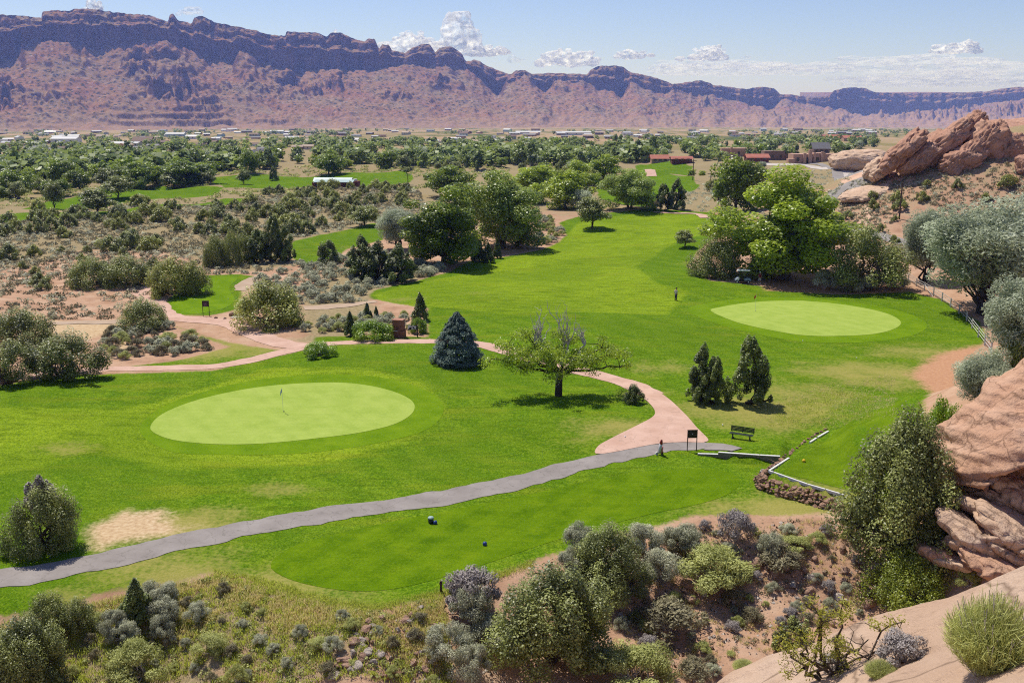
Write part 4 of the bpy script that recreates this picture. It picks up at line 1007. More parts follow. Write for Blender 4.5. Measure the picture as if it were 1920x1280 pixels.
pebbles("pebbles", [(1180,1010),(1330,985),(1600,970),(1660,1060),(1640,1160),(1330,1270),(1150,1300),(1130,1180)], 1500, .03, .17, 61, "loose pebbles on the red gully slope")
pebbles("pebbles", [(560,1180),(700,1155),(830,1120),(1000,1300),(500,1310)], 1300, .03, .15, 62, "loose pebbles in the rubble below the tee")
pebbles("pebbles", [(1760,900),(1960,870),(1960,1080),(1700,1090)], 500, .04, .2, 63, "loose sandstone chips below the outcrop")
g = G(437, 593)[0]
for (u, v, s, lab) in [(437,592,.55,"dark squarish boulder beside the small tee path"),(405,597,.25,"small dark stone on the left of the gravel entry"),(422,598,.22,"small dark stone on the right of the gravel entry")]:
    g = G(u, v)[0]; tag(obj("rock", ROCKS[0], None, (g[0], g[1], g[2]+s*.4), .5, (s*1.2, s, s)), lab, "rock")

# ------------------------------------------------------------------ trees and bushes that stand out
jt = plant("juniper_tree",'juniper_front',22,152,905,1030,"bushy juniper with a grey dead top beside the asphalt path and bare patch", var=0)
g, h, w = size_at(22,152,905,1030)
dc, dtk, dh0, dw0 = PROTO['juniper_dead'][0]
jm = Matrix.LocRotScale(jt.location, jt.rotation_euler, jt.scale).inverted() @ Matrix.LocRotScale(Vector((g[0]-.1, g[1]+.25, g[2]+h*.62)), None, Vector((1.9/dw0, 1.9/dw0, 2.0/dh0)))
for me_ in (dc, dtk):
    o = bpy.data.objects.new("dead_branches", me_); link(o); o.parent = jt; o.matrix_basis = jm; o["label"] = "grey dead branches at the top"
plant("juniper_tree",'juniper_front',-25,122,1160,1300,"dense juniper at the foot of the grassy bank below the path", var=1)
plant("juniper_tree",'juniper_big',1582,1788,772,1035,"tall broad juniper standing between the raised tee and the rocks")
plant("juniper_tree",'juniper_front',928,1142,1062,1235,"wide olive juniper in the rubble gully below the tee lawn", var=1)
plant("juniper_tree",'juniper_front',1075,1215,985,1100,"dark juniper in the middle of the grey sagebrush clump", var=0)
plant("juniper_tree",'juniper_spire',1286,1345,645,752,"ragged half-brown juniper of the pair beside the concrete path", var=0, fw=.95)
plant("juniper_tree",'juniper_spire',1312,1362,668,756,"short dark juniper pressed between the two ragged ones", var=1)
plant("juniper_tree",'juniper_spire',1366,1438,632,756,"taller dark juniper of the pair beside the concrete path", var=1)
plant("juniper_tree",'juniper_open',-35,78,638,716,"multi-stemmed spreading juniper at the edge of the lawn, next to its twin", var=0)
plant("juniper_tree",'juniper_open',64,196,620,708,"multi-stemmed spreading juniper casting shade across the concrete path", var=1)
plant("juniper_tree",'juniper_wide',-20,106,578,648,"dark dense juniper behind the two spreading ones", var=1)
plant("juniper_tree",'juniper_wide',226,318,560,614,"juniper on the sandy island between two paths", var=1)
plant("juniper_tree",'juniper_wide',443,572,527,608,"big rounded juniper beside the far tee and its dark sign", var=0)
plant("juniper_tree",'juniper_wide',282,366,480,552,"yellowish juniper at the far tee, left of two", var=0)
plant("juniper_tree",'juniper_wide',330,392,488,550,"yellowish juniper at the far tee touching the turf", var=0)
plant("juniper_tree",'juniper_wide',130,215,482,536,"low dark juniper thicket at the back of the sandy scrub", var=1)
plant("juniper_tree",'juniper_wide',190,285,478,534,"dark juniper joining the thicket to the far tee", var=1)
plant("juniper_tree",'juniper_spire',655,705,442,522,"columnar juniper at the end of the row by the fairway edge", var=0, fw=1.1)
plant("juniper_tree",'juniper_spire',680,735,452,526,"columnar juniper in the middle of the row by the fairway edge", var=0, fw=1.1)
plant("juniper_tree",'juniper_spire',722,775,458,528,"columnar juniper nearest the tall cottonwoods in the row", var=0, fw=1.1)
plant("juniper_tree",'juniper_round',592,640,450,494,"tight round juniper on the edge of the small fairway", var=0)
plant("juniper_tree",'juniper_cone',775,802,549,600,"slim pointed juniper behind the brown kiosk", var=0)
plant("juniper_tree",'juniper_cone',646,668,584,630,"slim pointed juniper among sagebrush left of the kiosk", var=0)
for k, (a, b, c, d) in enumerate([(680,698,568,600),(700,712,574,604)]): plant("juniper_tree",'juniper_cone',a,b,c,d,"small thin juniper in the sagebrush behind the kiosk",group="thin junipers behind the kiosk")
for k, (a, b, c, d) in enumerate([(495,535,405,490),(460,505,430,492),(520,556,425,490),(440,480,440,492),(380,430,440,500),(420,455,430,498)]):
    plant("juniper_tree",'juniper_spire' if k < 3 else 'juniper_wide',a,b,c,d,"dark upright juniper in the thicket left of the small fairway","tree","juniper thicket by the small fairway",var=1)
plant("bush",'bright_bush',566,632,640,667,"bright green low bush at the path fork","bush")
plant("bush",'juniper_round',1168,1207,720,755,"small dark bush in the bend of the concrete path","bush")
plant("bush",'bright_bush',655,735,600,636,"leafy green bush left of the brown kiosk","bush")
plant("bush",'bright_bush',768,800,595,625,"leafy green bush behind the board beside the kiosk","bush")
plant("cottonwood_tree",'cotton_dark',766,898,350,496,"tall dark green cottonwood at the fairway edge")
plant("cottonwood_tree",'cotton_pale',872,1014,322,466,"tall pale green cottonwood beyond the dark one")
plant("cottonwood_tree",'cotton',1356,1590,316,524,"great bright green cottonwood beside the golf cart")
plant("juniper_tree",'juniper_open',935,998,410,462,"dark spreading tree under the pale cottonwood", var=0)
for (a, b, c, d) in [(905,925,455,492),(925,940,448,484),(885,912,450,490),(880,900,430,470)]: plant("juniper_tree",'juniper_cone',a,b,c,d,"small pointed juniper between the two tall cottonwoods",group="small junipers between the cottonwoods")
plant("russian_olive_tree",'olive',712,782,392,468,"grey-green loose tree left of the dark cottonwood", var=1)
plant("small_tree",'small_tree',658,710,386,424,"umbrella-shaped little tree on the small fairway")
plant("small_tree",'small_tree',1080,1140,368,428,"round dark tree alone at the far fairway edge")
plant("small_tree",'small_tree',1266,1302,430,464,"tiny round tree in the open fairway")
plant("cottonwood_tree",'cotton_middark',1330,1425,294,400,"dark leafy tree behind the great cottonwood")
plant("juniper_tree",'juniper_wide',1295,1388,440,518,"broad juniper behind the golf cart", var=1)
plant("juniper_tree",'juniper_wide',1400,1450,475,516,"low dark juniper in the shade of the great cottonwood", var=1)
plant("juniper_tree",'juniper_open',1556,1694,420,545,"sprawling dark juniper between cottonwood and rail fence", var=1)
plant("russian_olive_tree",'olive',1735,1950,378,588,"largest silvery olive tree overhanging the rail fence", var=0)
plant("russian_olive_tree",'olive',1690,1775,395,528,"silver-grey olive tree with brown inner twigs by the fence end", var=1)
plant("russian_olive_tree",'olive',1848,1985,520,690,"silvery olive tree leaning over the lower fence", var=1)
plant("russian_olive_tree",'olive',1790,1900,660,775,"low silvery olive bush against the sandstone outcrop", var=0)
plant("russian_olive_tree",'olive',1880,2040,370,560,"silvery olive tree crowding behind the largest one", var=0)
plant("bush",'juniper_wide',1855,1945,610,710,"olive-brown juniper brush under the lower silver tree", var=0)
plant("bush",'bright_bush',1722,1802,748,830,"glossy bright green bush at the foot of the outcrop","bush")
plant("pinyon_tree",'pinyon',1622,1782,1036,1135,"low spreading bright green pinyon above the slickrock")
# middle distance
MID = [('cotton_middark',795,885,312,372,"dark rounded cottonwood behind the tall pair"),('cotton_mid',1018,1104,320,392,"bright cottonwood right of the tall pair"),
 ('cotton_mid',972,1048,308,362,"leafy cottonwood peeping between taller crowns"),('cotton_mid',1104,1164,290,342,"bright rounded cottonwood near the far lawn"),
 ('cotton_pale',1134,1228,318,392,"loose pale cottonwood beside the far fairway strip"),('juniper_spire',1226,1262,345,395,"dark juniper pair member at the far fairway end"),
 ('juniper_spire',1250,1286,335,392,"taller dark juniper at the far fairway end"),('cotton_mid',1060,1110,300,345,"mid green tree behind the far lawn trees"),
 ('cotton_middark',88,142,298,348,"dark round tree standing on the left far lawn"),('cotton_middark',208,292,304,352,"broad dark tree on the left far lawn"),
 ('cotton_middark',308,402,298,347,"wide dark pair-crowned tree on the left far lawn"),('cotton_middark',-5,68,318,372,"large tree at the left end of the far lawn"),
 ('cotton_middark',450,488,280,324,"upright dark tree by the far lawn strip"),('cotton_middark',590,644,289,328,"round dark tree near the long green-roofed building"),
 ('cotton_middark',705,747,283,318,"round dark tree beyond the building"),('small_tree',746,772,290,318,"slim-trunked dark tree beyond the building"),
 ('small_tree',445,470,318,346,"little lollipop tree on the far lawn strip"),('juniper_round',505,522,312,338,"small clipped evergreen on the far lawn strip"),
 ('small_tree',150,215,352,402,"dark tree group member near the low left lawn"),('small_tree',85,120,340,392,"dark upright tree near the low left lawn"),
 ('small_tree',196,248,330,372,"dark full tree among the left lawn trees"),('small_tree',380,400,320,345,"narrow dark tree beside the far lawn strip")]
for kd, a, b, c, d, lab in MID: plant("tree", kd, a, b, c, d, lab)


# ------------------------------------------------------------------ many alike
def scatter_px(poly, n, seed, mind=0., world=True):
    r = np.random.default_rng(seed); W = np.array(Gp(poly)); lo, hi = W.min(0), W.max(0); out = []
    tries = 0
    while len(out) < n and tries < n*60:
        tries += 1; x, y = r.uniform(lo[0], hi[0]), r.uniform(lo[1], hi[1])
        if poly_sd(np.array([x]), np.array([y]), W)[0] < 0: continue
        if mind and any((x-a)**2 + (y-b)**2 < mind*mind for a, b in out): continue
        out.append((x, y))
    return out
def on_turf(x, y, m=0.):
    return any(poly_sd(np.array([x]), np.array([y]), p)[0] > -m for p in TURF)
r = np.random.default_rng(77)
def field(name, kinds, poly, n, seed, h, ratio, label, cat, group, mind, turfm=1.0):
    for x, y in scatter_px(poly, n, seed, mind):
        if on_turf(x, y, turfm): continue
        k = kinds[r.integers(len(kinds))]; hh = r.uniform(*h)
        plant_at(name, k, (x, y, float(H(x, y))), hh, hh*r.uniform(*ratio), label, cat, group)
field("juniper_tree", ['juniper_mid'], [(-60,420),(0,400),(250,385),(420,375),(560,360),(780,345),(790,400),(640,420),(540,450),(540,500),(420,510),(280,480),(100,470),(-60,500)], 150, 1, (1.8,3.4), (1.1,1.5), "rounded dark juniper scattered over the left scrubland", "tree", "junipers scattered over the scrubland", 3.2)
field("juniper_tree", ['juniper_mid'], [(-80,470),(280,470),(300,530),(0,590),(-80,600)], 16, 2, (1.3,2.2), (1.1,1.5), "small juniper on the red sandy scrub", "tree", "junipers on the red sand", 4.5)
field("juniper_tree", ['juniper_mid'], [(1560,400),(1640,350),(1760,330),(1960,330),(1960,470),(1720,470)], 26, 3, (1.2,2.6), (1.1,1.5), "rounded juniper dotted on the hill below the fins", "tree", "junipers on the hill below the fins", 4.)
field("lawn_tree", ['cotton_middark','cotton_mid','small_tree'], [(-40,318),(200,318),(430,322),(440,345),(300,360),(120,378),(-40,392)], 46, 21, (4.,7.), (.9,1.2), "leafy tree in the grove round the left far lawn", "tree", "trees round the left far lawn", 7., -3)
field("lawn_tree", ['small_tree','cotton_mid','juniper_mid'], [(560,318),(800,305),(1000,300),(1000,330),(800,345),(680,350)], 26, 22, (2.5,5.), (.9,1.2), "small tree beyond the long green-roofed building", "tree", "trees beyond the long building", 7., -2)
field("lawn_tree", ['cotton_mid','cotton_mid','olive_mid','juniper_mid'], [(960,330),(1120,320),(1150,345),(1120,395),(1050,405),(1000,400)], 24, 23, (3.,6.5), (.9,1.2), "leafy tree in the belt between the tall cottonwoods and the far lawn", "tree", "trees between the cottonwoods and the far lawn", 5., .5)
field("lawn_tree", ['juniper_mid','olive_mid','cotton_mid'], [(1290,320),(1420,305),(1440,330),(1330,395),(1300,370)], 22, 24, (2.,4.5), (1.,1.3), "bushy tree in the scrub behind the great cottonwood", "tree", "trees in the scrub behind the great cottonwood", 5., .5)
field("sagebrush", ['sage_mid'], [(555,500),(640,480),(700,475),(840,505),(790,525),(700,548),(690,565),(560,572),(470,535)], 120, 4, (.9,1.5), (1.2,1.6), "grey sagebrush in the field between the two fairways", "shrub", "sagebrush between the fairways", 1.2)
field("sagebrush", ['sage_mid','sage_mid','brush'], [(590,600),(770,590),(800,600),(770,628),(600,640),(560,620)], 46, 5, (.7,1.3), (1.2,1.6), "grey-green sagebrush around the brown kiosk", "shrub", "sagebrush around the kiosk", 1.1)
field("sagebrush", ['sage_mid','scrub','brush'], [(190,625),(300,610),(380,625),(440,645),(330,668),(200,675)], 60, 6, (.6,1.2), (1.2,1.7), "grey-green shrub on the sandy island between the paths", "shrub", "shrubs between the paths", 1.0)
field("sagebrush", ['sage_mid','brush'], [(1000,410),(1060,415),(1066,440),(1010,462),(985,455)], 22, 7, (1.0,1.7), (1.2,1.6), "pale sagebrush beside the tall cottonwoods", "shrub", "sagebrush by the cottonwoods", 1.4, .2)
for (a, b, c, d) in [(1525,1568,504,542),(1560,1612,508,545),(1650,1702,508,540),(1600,1640,515,545)]: plant("sagebrush",'sage',a,b,c,d,"pale round sagebrush by the dark juniper near the fence","shrub","sagebrush near the fence")
# bank and gully in front
NEAR = [('sage',830,935,1075,1165),('sage',780,900,1150,1230),('sage',860,970,1140,1200),('sage',840,930,1190,1280),('sage',1040,1130,965,1030),('sage',1160,1250,960,1040),('sage',1230,1325,965,1035),('sage',1035,1100,1010,1075),('sage',1190,1290,1010,1090),
  ('sage',180,245,1130,1190),('sage',245,345,1075,1130),('sage',270,345,1105,1165),('sage',200,265,1150,1205),('sage',275,335,1140,1195),('sage',345,395,1115,1165),('sage',1410,1475,980,1050)]
SL = [("large sagebrush beside the wide olive juniper in the gully","sagebrush beside the olive juniper")]*4 + [("large sagebrush crowding the dark juniper at the tee bank","sagebrush round the dark juniper")]*5 + [("pale sagebrush beside the small upright juniper on the bank","sagebrush by the small upright juniper")]*6 + [("lone sagebrush on the red slope near the silvery leafless bush",None)]
for (kd, a, b, c, d), (lab, grp) in zip(NEAR, SL): plant("sagebrush",kd,a,b,c+(d-c)*.24,d-3,lab,"shrub",grp,fw=.76)
plant("dead_brush",'dead_brush',835,935,1068,1140,"silvery leafless bush above the olive juniper","shrub"); plant("dead_brush",'dead_brush',1345,1410,958,1015,"silvery leafless bush at the end of the tee bank","shrub")
for k, (a, b, c, d) in enumerate([(205,325,1180,1270),(365,425,1180,1225),(420,465,1235,1285),(1120,1260,1195,1290),(1245,1400,1000,1095),(1460,1520,1000,1030),(1510,1550,990,1020)]):
    plant("rabbitbrush",'brush',a,b,c+(d-c)*.2,d-2,["large yellow-green brush below the pale sagebrush on the bank","middle-sized yellow-green brush alone on the grassy bank","small bright yellow-green brush at the foot of the grassy bank","yellow-green brush below the wide olive juniper","broad yellow-green brush between the dark juniper and the red slope","small yellow-green brush near the raised tee's lower corner","tiny yellow-green brush close to the big juniper by the raised tee"][k],"shrub","yellow-green brush near the gully")
for k, (a, b, c, d) in enumerate([(1190,1310,1105,1185),(1410,1500,1000,1060),(1355,1395,1095,1135),(1390,1430,1130,1170),(1270,1330,1225,1280)]):
    plant("desert_shrub",'scrub',a,b,c+(d-c)*.25,d-2,["large twiggy shrub beside the boulders of the gully","twiggy shrub above the reddish broken rocks","small round twiggy shrub in the middle of the red slope","dark little twiggy shrub just below the round one","twiggy shrub by the lowest edge of the slickrock"][k],"shrub","twiggy shrubs on the red slope")
for k, (a, b, c, d) in enumerate([(50,130,1110,1180),(110,180,1120,1175)]): plant("bush",'juniper_wide',a,b,c,d,"dark green bush above the dense juniper on the bank","bush","dark bushes on the bank",var=1)
plant("juniper_tree",'juniper_cone',232,285,1085,1160,"small upright juniper amid pale sagebrush on the bank")
plant("juniper_tree",'juniper_mid',1450,1515,1155,1215,"small green juniper just below the slickrock edge")
for k, (a, b, c, d) in enumerate([(1812,1860,935,975),(1870,1912,935,970),(1795,1835,905,945),(1890,1925,925,950),(1790,1835,1068,1100),(1820,1850,1005,1035),(1900,1930,985,1010),(1860,1880,895,920)]):
    plant("desert_shrub",'scrub' if k % 2 else 'brush',a,b,c,d,"small dry shrub rooted among the sandstone blocks","shrub","shrubs among the sandstone")

field("small_shrub", ['sage','brush','scrub'], [(-40,1150),(200,1110),(400,1085),(560,1130),(700,1160),(820,1150),(820,1290),(-60,1320)], 70, 8, (.3,.65), (1.2,1.7), "small low shrub dotted over the grassy bank", "shrub", "small shrubs on the grassy bank", .9)
field("small_shrub", ['sage','brush','scrub','dead_brush'], [(1180,1010),(1330,990),(1600,975),(1650,1060),(1620,1160),(1330,1270),(1150,1300),(1130,1180)], 70, 9, (.3,.75), (1.1,1.6), "small desert shrub dotted over the red gully slope", "shrub", "small shrubs on the red slope", .7)
field("small_shrub", ['sage','brush','juniper_mid'], [(1000,1060),(1150,1010),(1320,975),(1320,1100),(1150,1180),(1000,1140)], 14, 10, (.4,.8), (1.0,1.5), "leafy shrub filling the thicket along the tee bank", "shrub", "shrubs along the tee bank", 1.2)
# loose low scrub that nobody could count: one mass per area
def mass(name, mat, pts, h, w, n, leaf, seed, label=None, blades=False):
    r = np.random.default_rng(seed); Vs, Fs, Ts = [], [], []; off = 0
    P = np.array(pts); m = len(P); Z = H(P[:,0], P[:,1]); S = r.uniform(.6, 1.25, m)
    base = np.repeat(np.column_stack([P, Z]), n, 0); S = np.repeat(S, n); tc = np.repeat(r.random(m), n); k = m*n
    d = rdir(r, k); d[:, 2] = np.abs(d[:, 2])
    if blades:
        o = base + np.column_stack([r.normal(size=(k, 2))*w*.3*S[:, None], h*.45*S]); T = unit(d*.5 + np.array([0,0,1.])); Nn = unit(rdir(r, k)*np.array([1,1,.2]))
        V, F, t = leaves(r, o, Nn, T, h*S, leaf, np.clip(tc*.6 + r.random(k)*.4, 0, 1))
    else:
        o = base + d*np.array([w*.5, w*.5, h*.85])*(S*r.uniform(.6, 1, k))[:, None]; Nn = unit(d + rdir(r, k)*.6); T = unit(rdir(r, k) + np.array([0,0,.6]))
        V, F, t = leaves(r, o, Nn, T, leaf*S, leaf*.7*S, np.clip(tc*.6 + r.random(k)*.4, 0, 1))
    return tag(obj(name, mesh_np(name, V, F, [mat], dict(tint=t))), label, None, None, "stuff")
def keep_off(pts, m=.6): return [p for p in pts if not on_turf(p[0], p[1], m)]
def jitter_poly(poly, n, seed):
    r = np.random.default_rng(seed); W = np.array(Gp(poly)); lo, hi = W.min(0), W.max(0)
    X = r.uniform(lo[0], hi[0], n*8); Y = r.uniform(lo[1], hi[1], n*8); k = poly_sd(X, Y, W) > 0
    clump = fbm(X*.12, Y*.12, 3, seed) > -.35
    k &= clump
    T = np.full(X.shape, -99.)
    for p in TURF: T = np.maximum(T, poly_sd(X, Y, p))
    for p in BARE: T = np.maximum(T, poly_sd(X, Y, p))
    k &= T < -.5
    return np.stack([X[k], Y[k]], 1)[:n]
LEFT = [(-120,440),(0,410),(420,380),(780,345),(800,400),(720,425),(560,450),(550,505),(450,520),(300,545),(250,600),(-120,650)]
mass("low_scrub", M['l_scrub'], jitter_poly(LEFT, 4600, 201), .55, 1.25, 24, .30, 1, "low brown desert scrub over the left flats")
mass("low_scrub", M['l_sage'], jitter_poly(LEFT, 2200, 202), .6, 1.25, 22, .30, 2, "low grey sage over the left flats")
HILL = [(1545,430),(1600,340),(1700,315),(1990,305),(1990,480),(1720,500),(1600,470)]
mass("low_scrub", M['l_scrub'], jitter_poly(HILL, 2200, 203), .45, .95, 18, .30, 3, "low brown scrub on the hill below the fins")
mass("low_scrub", M['l_sage'], jitter_poly(HILL, 800, 204), .5, 1.0, 18, .30, 4, "low grey sage on the hill below the fins")
MIDS = [(1240,400),(1330,330),(1430,315),(1560,320),(1600,345),(1560,400),(1380,420)]
mass("low_scrub", M['l_sage'], jitter_poly(MIDS, 800, 205), .8, 1.5, 20, .4, 5, "grey sage beyond the fairway")
UPL = [(-60,330),(420,318),(800,310),(960,320),(800,352),(560,362),(420,385),(-60,420)]
mass("low_scrub", M['l_sagey'], jitter_poly(UPL, 1500, 221), .8, 2.2, 16, .6, 15, "low green brush between the far lawns")
SAGF = [(555,500),(640,480),(700,475),(840,505),(790,525),(700,548),(690,565),(560,572),(470,535)]
mass("low_scrub", M['l_sage'], jitter_poly(SAGF, 420, 206), .55, 1.0, 26, .24, 6, "low sage filling the gaps of the sagebrush field")
BANK = [(-60,1130),(0,1122),(200,1095),(400,1070),(520,1100),(640,1138),(720,1150),(830,1118),(850,1290),(300,1330),(-80,1330)]
mass("dry_grass", M['l_dry'], jitter_poly(BANK, 2600, 207), .26, .35, 12, .030, 7, "dry straw grass on the bank", True)
mass("green_grass", M['l_grass'], jitter_poly(BANK, 2400, 208), .24, .45, 14, .034, 8, "rough green grass on the bank", True)
mass("low_weeds", M['l_sagey'], jitter_poly(BANK, 420, 209), .28, .55, 40, .11, 9, "low yellow-green weeds on the bank")
RED = [(1180,1010),(1330,985),(1600,970),(1640,1060),(1620,1160),(1330,1270),(1150,1300),(1130,1180)]
mass("dry_grass", M['l_dry'], jitter_poly(RED, 420, 210), .24, .3, 14, .030, 10, "dry grass tufts on the red slope", True)
mass("low_weeds", M['l_scrub'], jitter_poly(RED, 260, 211), .25, .45, 40, .09, 11, "low dry weeds on the red slope")
STR = [(200,1290),(330,1330),(900,1330),(860,1120),(700,1160)]
def rough_pts(poly, n, seed):
    r = np.random.default_rng(seed); W = np.array(Gp(poly)); lo, hi = W.min(0), W.max(0)
    X = r.uniform(lo[0], hi[0], n*6); Y = r.uniform(lo[1], hi[1], n*6); k = poly_sd(X, Y, W) > 0; return np.stack([X[k], Y[k]], 1)[:n]
mass("rough_grass", M['l_grass'], rough_pts([(1440,800),(1470,760),(1560,730),(1640,745),(1640,790),(1540,800)], 700, 212), .15, .5, 10, .03, 12, "long rough grass above the raised tee", True)
mass("rough_grass", M['l_dry'], rough_pts([(1400,800),(1440,750),(1560,720),(1680,700),(1680,790),(1540,798)], 700, 213), .15, .5, 9, .03, 13, "straw-coloured rough grass above the raised tee", True)
mass("rough_grass", M['l_grass'], rough_pts([(400,1068),(520,1092),(640,1128),(710,1134),(830,1108),(1000,1050),(1000,1062),(830,1125),(700,1150),(600,1140),(400,1085)], 900, 214), .20, .4, 12, .03, 14, "tall green grass along the lip of the tee lawn", True)

# ------------------------------------------------------------------ the valley: trees and houses
def far_tree(seed, n, leaf, shape):
    r = np.random.default_rng(seed); K = 16; d = rdir(r, K); C = d*r.uniform(.4, .85, (K, 1))*np.array(shape)*.5; C[:, 2] += shape[2]*.52
    V, F, t = crown_from(r, C, r.uniform(.14, .24, K)*shape[0], n, leaf, leaf*.85, out=.9, flat_=.3, tint_clump=.5)
    return V, F, t
FAR = []
for s in range(6):
    V, F, t = far_tree(300+s, 420, 1.25, (9, 9, 8.5) if s < 4 else (6, 6, 10)); tv, tf = tube([(0,0,0),(0,0,4.)], .35, .2, 5)
    mt = M['l_far'] if s % 3 else M['l_cottond']
    FAR.append(mesh_np("valley_tree", np.concatenate([V, tv]), np.concatenate([F, tf+len(V)]), [mt, M['bark']], dict(tint=np.concatenate([t, np.zeros(len(tv))])), False, np.concatenate([np.zeros(len(F)), np.ones(len(tf))])))
FAR_OL = mesh_np("valley_olive", *far_tree(310, 420, 1.1, (9,9,6.5))[:2], [M['l_olive']], dict(tint=np.repeat(rng.random(420), 4)))
BELT = [[(-40,288),(300,280),(420,290),(760,285),(1000,268),(1420,262),(1640,252),(1640,286),(1430,300),(1180,312),(1000,322),(770,318),(560,312),(420,330),(200,340),(-40,350)],]
def belt_pts(n, seed, poly, vpow=1.):
    r = np.random.default_rng(seed); out = []
    P = np.array(poly, float); lo, hi = P.min(0), P.max(0)
    while len(out) < n:
        u, v = r.uniform(lo[0], hi[0]), r.uniform(lo[1], hi[1])
        if poly_sd(np.array([u]), np.array([v]), P)[0] > 0 and (vpow < 2 or fbm(np.array([u/70.]), np.array([v/9.]), 2, 9)[0] > -.05): out.append((u, v))
    return G([o[0] for o in out], [o[1] for o in out])
for k, g in enumerate(belt_pts(290, 401, BELT[0])):
    if on_turf(g[0], g[1], 3.) or math.hypot(g[0], g[1]) < 300: continue
    ol = r.random() < .16
    dd_ = math.hypot(g[0], g[1]); s = r.uniform(.7, 1.25)*float(np.interp(dd_, [400, 600, 1000, 2000], [1.0, .72, .6, .6]))
    o = obj("valley_tree", FAR_OL if ol else FAR[r.integers(6)], None, (g[0], g[1], g[2]-.3), r.uniform(0, 6.28), (s, s, s*r.uniform(.8, 1.1)))
    if ol: tag(o, "silvery grey-green tree in the woods beyond the golf course", "tree", "silvery trees in the valley woods")
    else: tag(o, "leafy green tree in the woods beyond the golf course", "tree", "green trees in the valley woods")
def woods(name, polys, n, seed, leaf, label, mat):
    r = np.random.default_rng(seed); bV, bF, bT = far_tree(seed, 60, 2.6, (9,9,7.5)); Vs, Fs, Ts = [], [], []; off = 0
    for poly, m in zip(polys, n):
        for g in belt_pts(m, seed + len(Vs), poly, 3):
            if on_turf(g[0], g[1], 3.) or math.hypot(g[0], g[1]) < 300: continue
            a = r.uniform(0, 6.28); s = r.uniform(.6, 1.3)*float(np.interp(math.hypot(g[0], g[1]), [400, 600, 1000, 2000, 3000], [.9, .7, .62, .62, .75])); R = np.array([[math.cos(a), -math.sin(a), 0], [math.sin(a), math.cos(a), 0], [0,0,1]])
            Vs.append(bV @ R.T*s*np.array([1.1,1.1,r.uniform(.7,1)]) + g); Fs.append(bF + off); off += len(bV); Ts.append(np.clip(bT*.5 + r.random()*.6 - .05, 0, 1))
    return tag(obj(name, mesh_np(name, np.concatenate(Vs), np.concatenate(Fs), [mat], dict(tint=np.concatenate(Ts)))), label, None, None, "stuff")
woods("far_woodland", [[(-40,296),(420,292),(760,290),(1000,275),(1420,266),(1640,255),(1640,282),(1430,296),(1180,308),(1000,316),(770,312),(560,306),(430,325),(300,335),(-40,352)],
   [(-40,262),(250,258),(520,264),(760,262),(1000,266),(1400,252),(1900,246),(1900,262),(1400,272),(1000,280),(700,282),(300,286),(-40,290)],
   [(-40,246),(500,243),(960,247),(1400,246),(1900,243),(1900,248),(1400,254),(960,252),(500,256),(-40,258)]], (620, 560, 420), 420, 2.6, "dense green woods filling the valley floor", M['l_far'])
roofs = [simple("white_metal_roof", (.52,.51,.50), .5, .08), simple("grey_shingle_roof", (.25,.24,.24), .8, .15), simple("tan_roof", (.42,.32,.24), .8, .15), simple("brown_roof", (.20,.13,.10), .8, .15)]
walls = [simple("cream_wall", (.58,.50,.40), .8, .08), simple("white_wall", (.72,.70,.66), .8, .06), simple("adobe_wall", (.45,.28,.19), .85, .1), simple("brown_wall", (.24,.16,.12), .85, .1)]
glass = simple("window_glass", (.03,.035,.045), .15, .1, 3., .6)
def house_mesh(wm, rm, L, W, Hh, rise):
    ov = .5
    V = [(-L/2,-W/2,-2),(L/2,-W/2,-2),(L/2,W/2,-2),(-L/2,W/2,-2),(-L/2,-W/2,Hh),(L/2,-W/2,Hh),(L/2,W/2,Hh),(-L/2,W/2,Hh),(-L/2,0,Hh+rise),(L/2,0,Hh+rise)]
    F = [(0,1,5,4),(2,3,7,6),(1,2,6,5),(3,0,4,7),(5,6,9),(7,4,8)]; mi = [0]*6
    o = len(V); V += [(-L/2-ov,-W/2-ov,Hh-.2),(L/2+ov,-W/2-ov,Hh-.2),(L/2+ov,0,Hh+rise+.15),(-L/2-ov,0,Hh+rise+.15),(L/2+ov,W/2+ov,Hh-.2),(-L/2-ov,W/2+ov,Hh-.2)]
    F += [(o,o+1,o+2,o+3),(o+3,o+2,o+4,o+5)]; mi += [1,1]
    for k in range(3):
        x = -L/2 + L*(k+.5)/3; o = len(V); V += [(x-.7,-W/2-.03,.9),(x+.7,-W/2-.03,.9),(x+.7,-W/2-.03,2.1),(x-.7,-W/2-.03,2.1)]; F.append((o,o+1,o+2,o+3)); mi.append(2)
    me = bpy.data.meshes.new("house"); me.from_pydata(V, [], F)
    for m in (wm, rm, glass): me.materials.append(m)
    me.polygons.foreach_set("material_index", mi); return me
HM = [[house_mesh(walls[a], roofs[b], 15, 9, 3.0, 1.6) for b in range(4)] for a in range(4)]
HL = ["pale-roofed house in the valley town", "grey-roofed house in the valley town", "tan-roofed house in the valley town", "brown-roofed house in the valley town"]
hp = np.concatenate([belt_pts(58, 501, [(-20,242),(480,240),(960,244),(1420,246),(1420,252),(960,254),(480,256),(-20,256)]), belt_pts(62, 502, [(0,256),(480,256),(960,252),(1500,250),(1500,262),(960,268),(480,276),(0,278)]), belt_pts(22, 503, [(0,276),(480,274),(700,272),(700,285),(480,292),(0,290)]), belt_pts(70, 505, [(-20,243),(480,241),(960,246),(1420,247),(1420,256),(960,262),(480,266),(-20,266)]), belt_pts(24,504,[(1400,244),(1720,243),(1720,250),(1400,256)])])
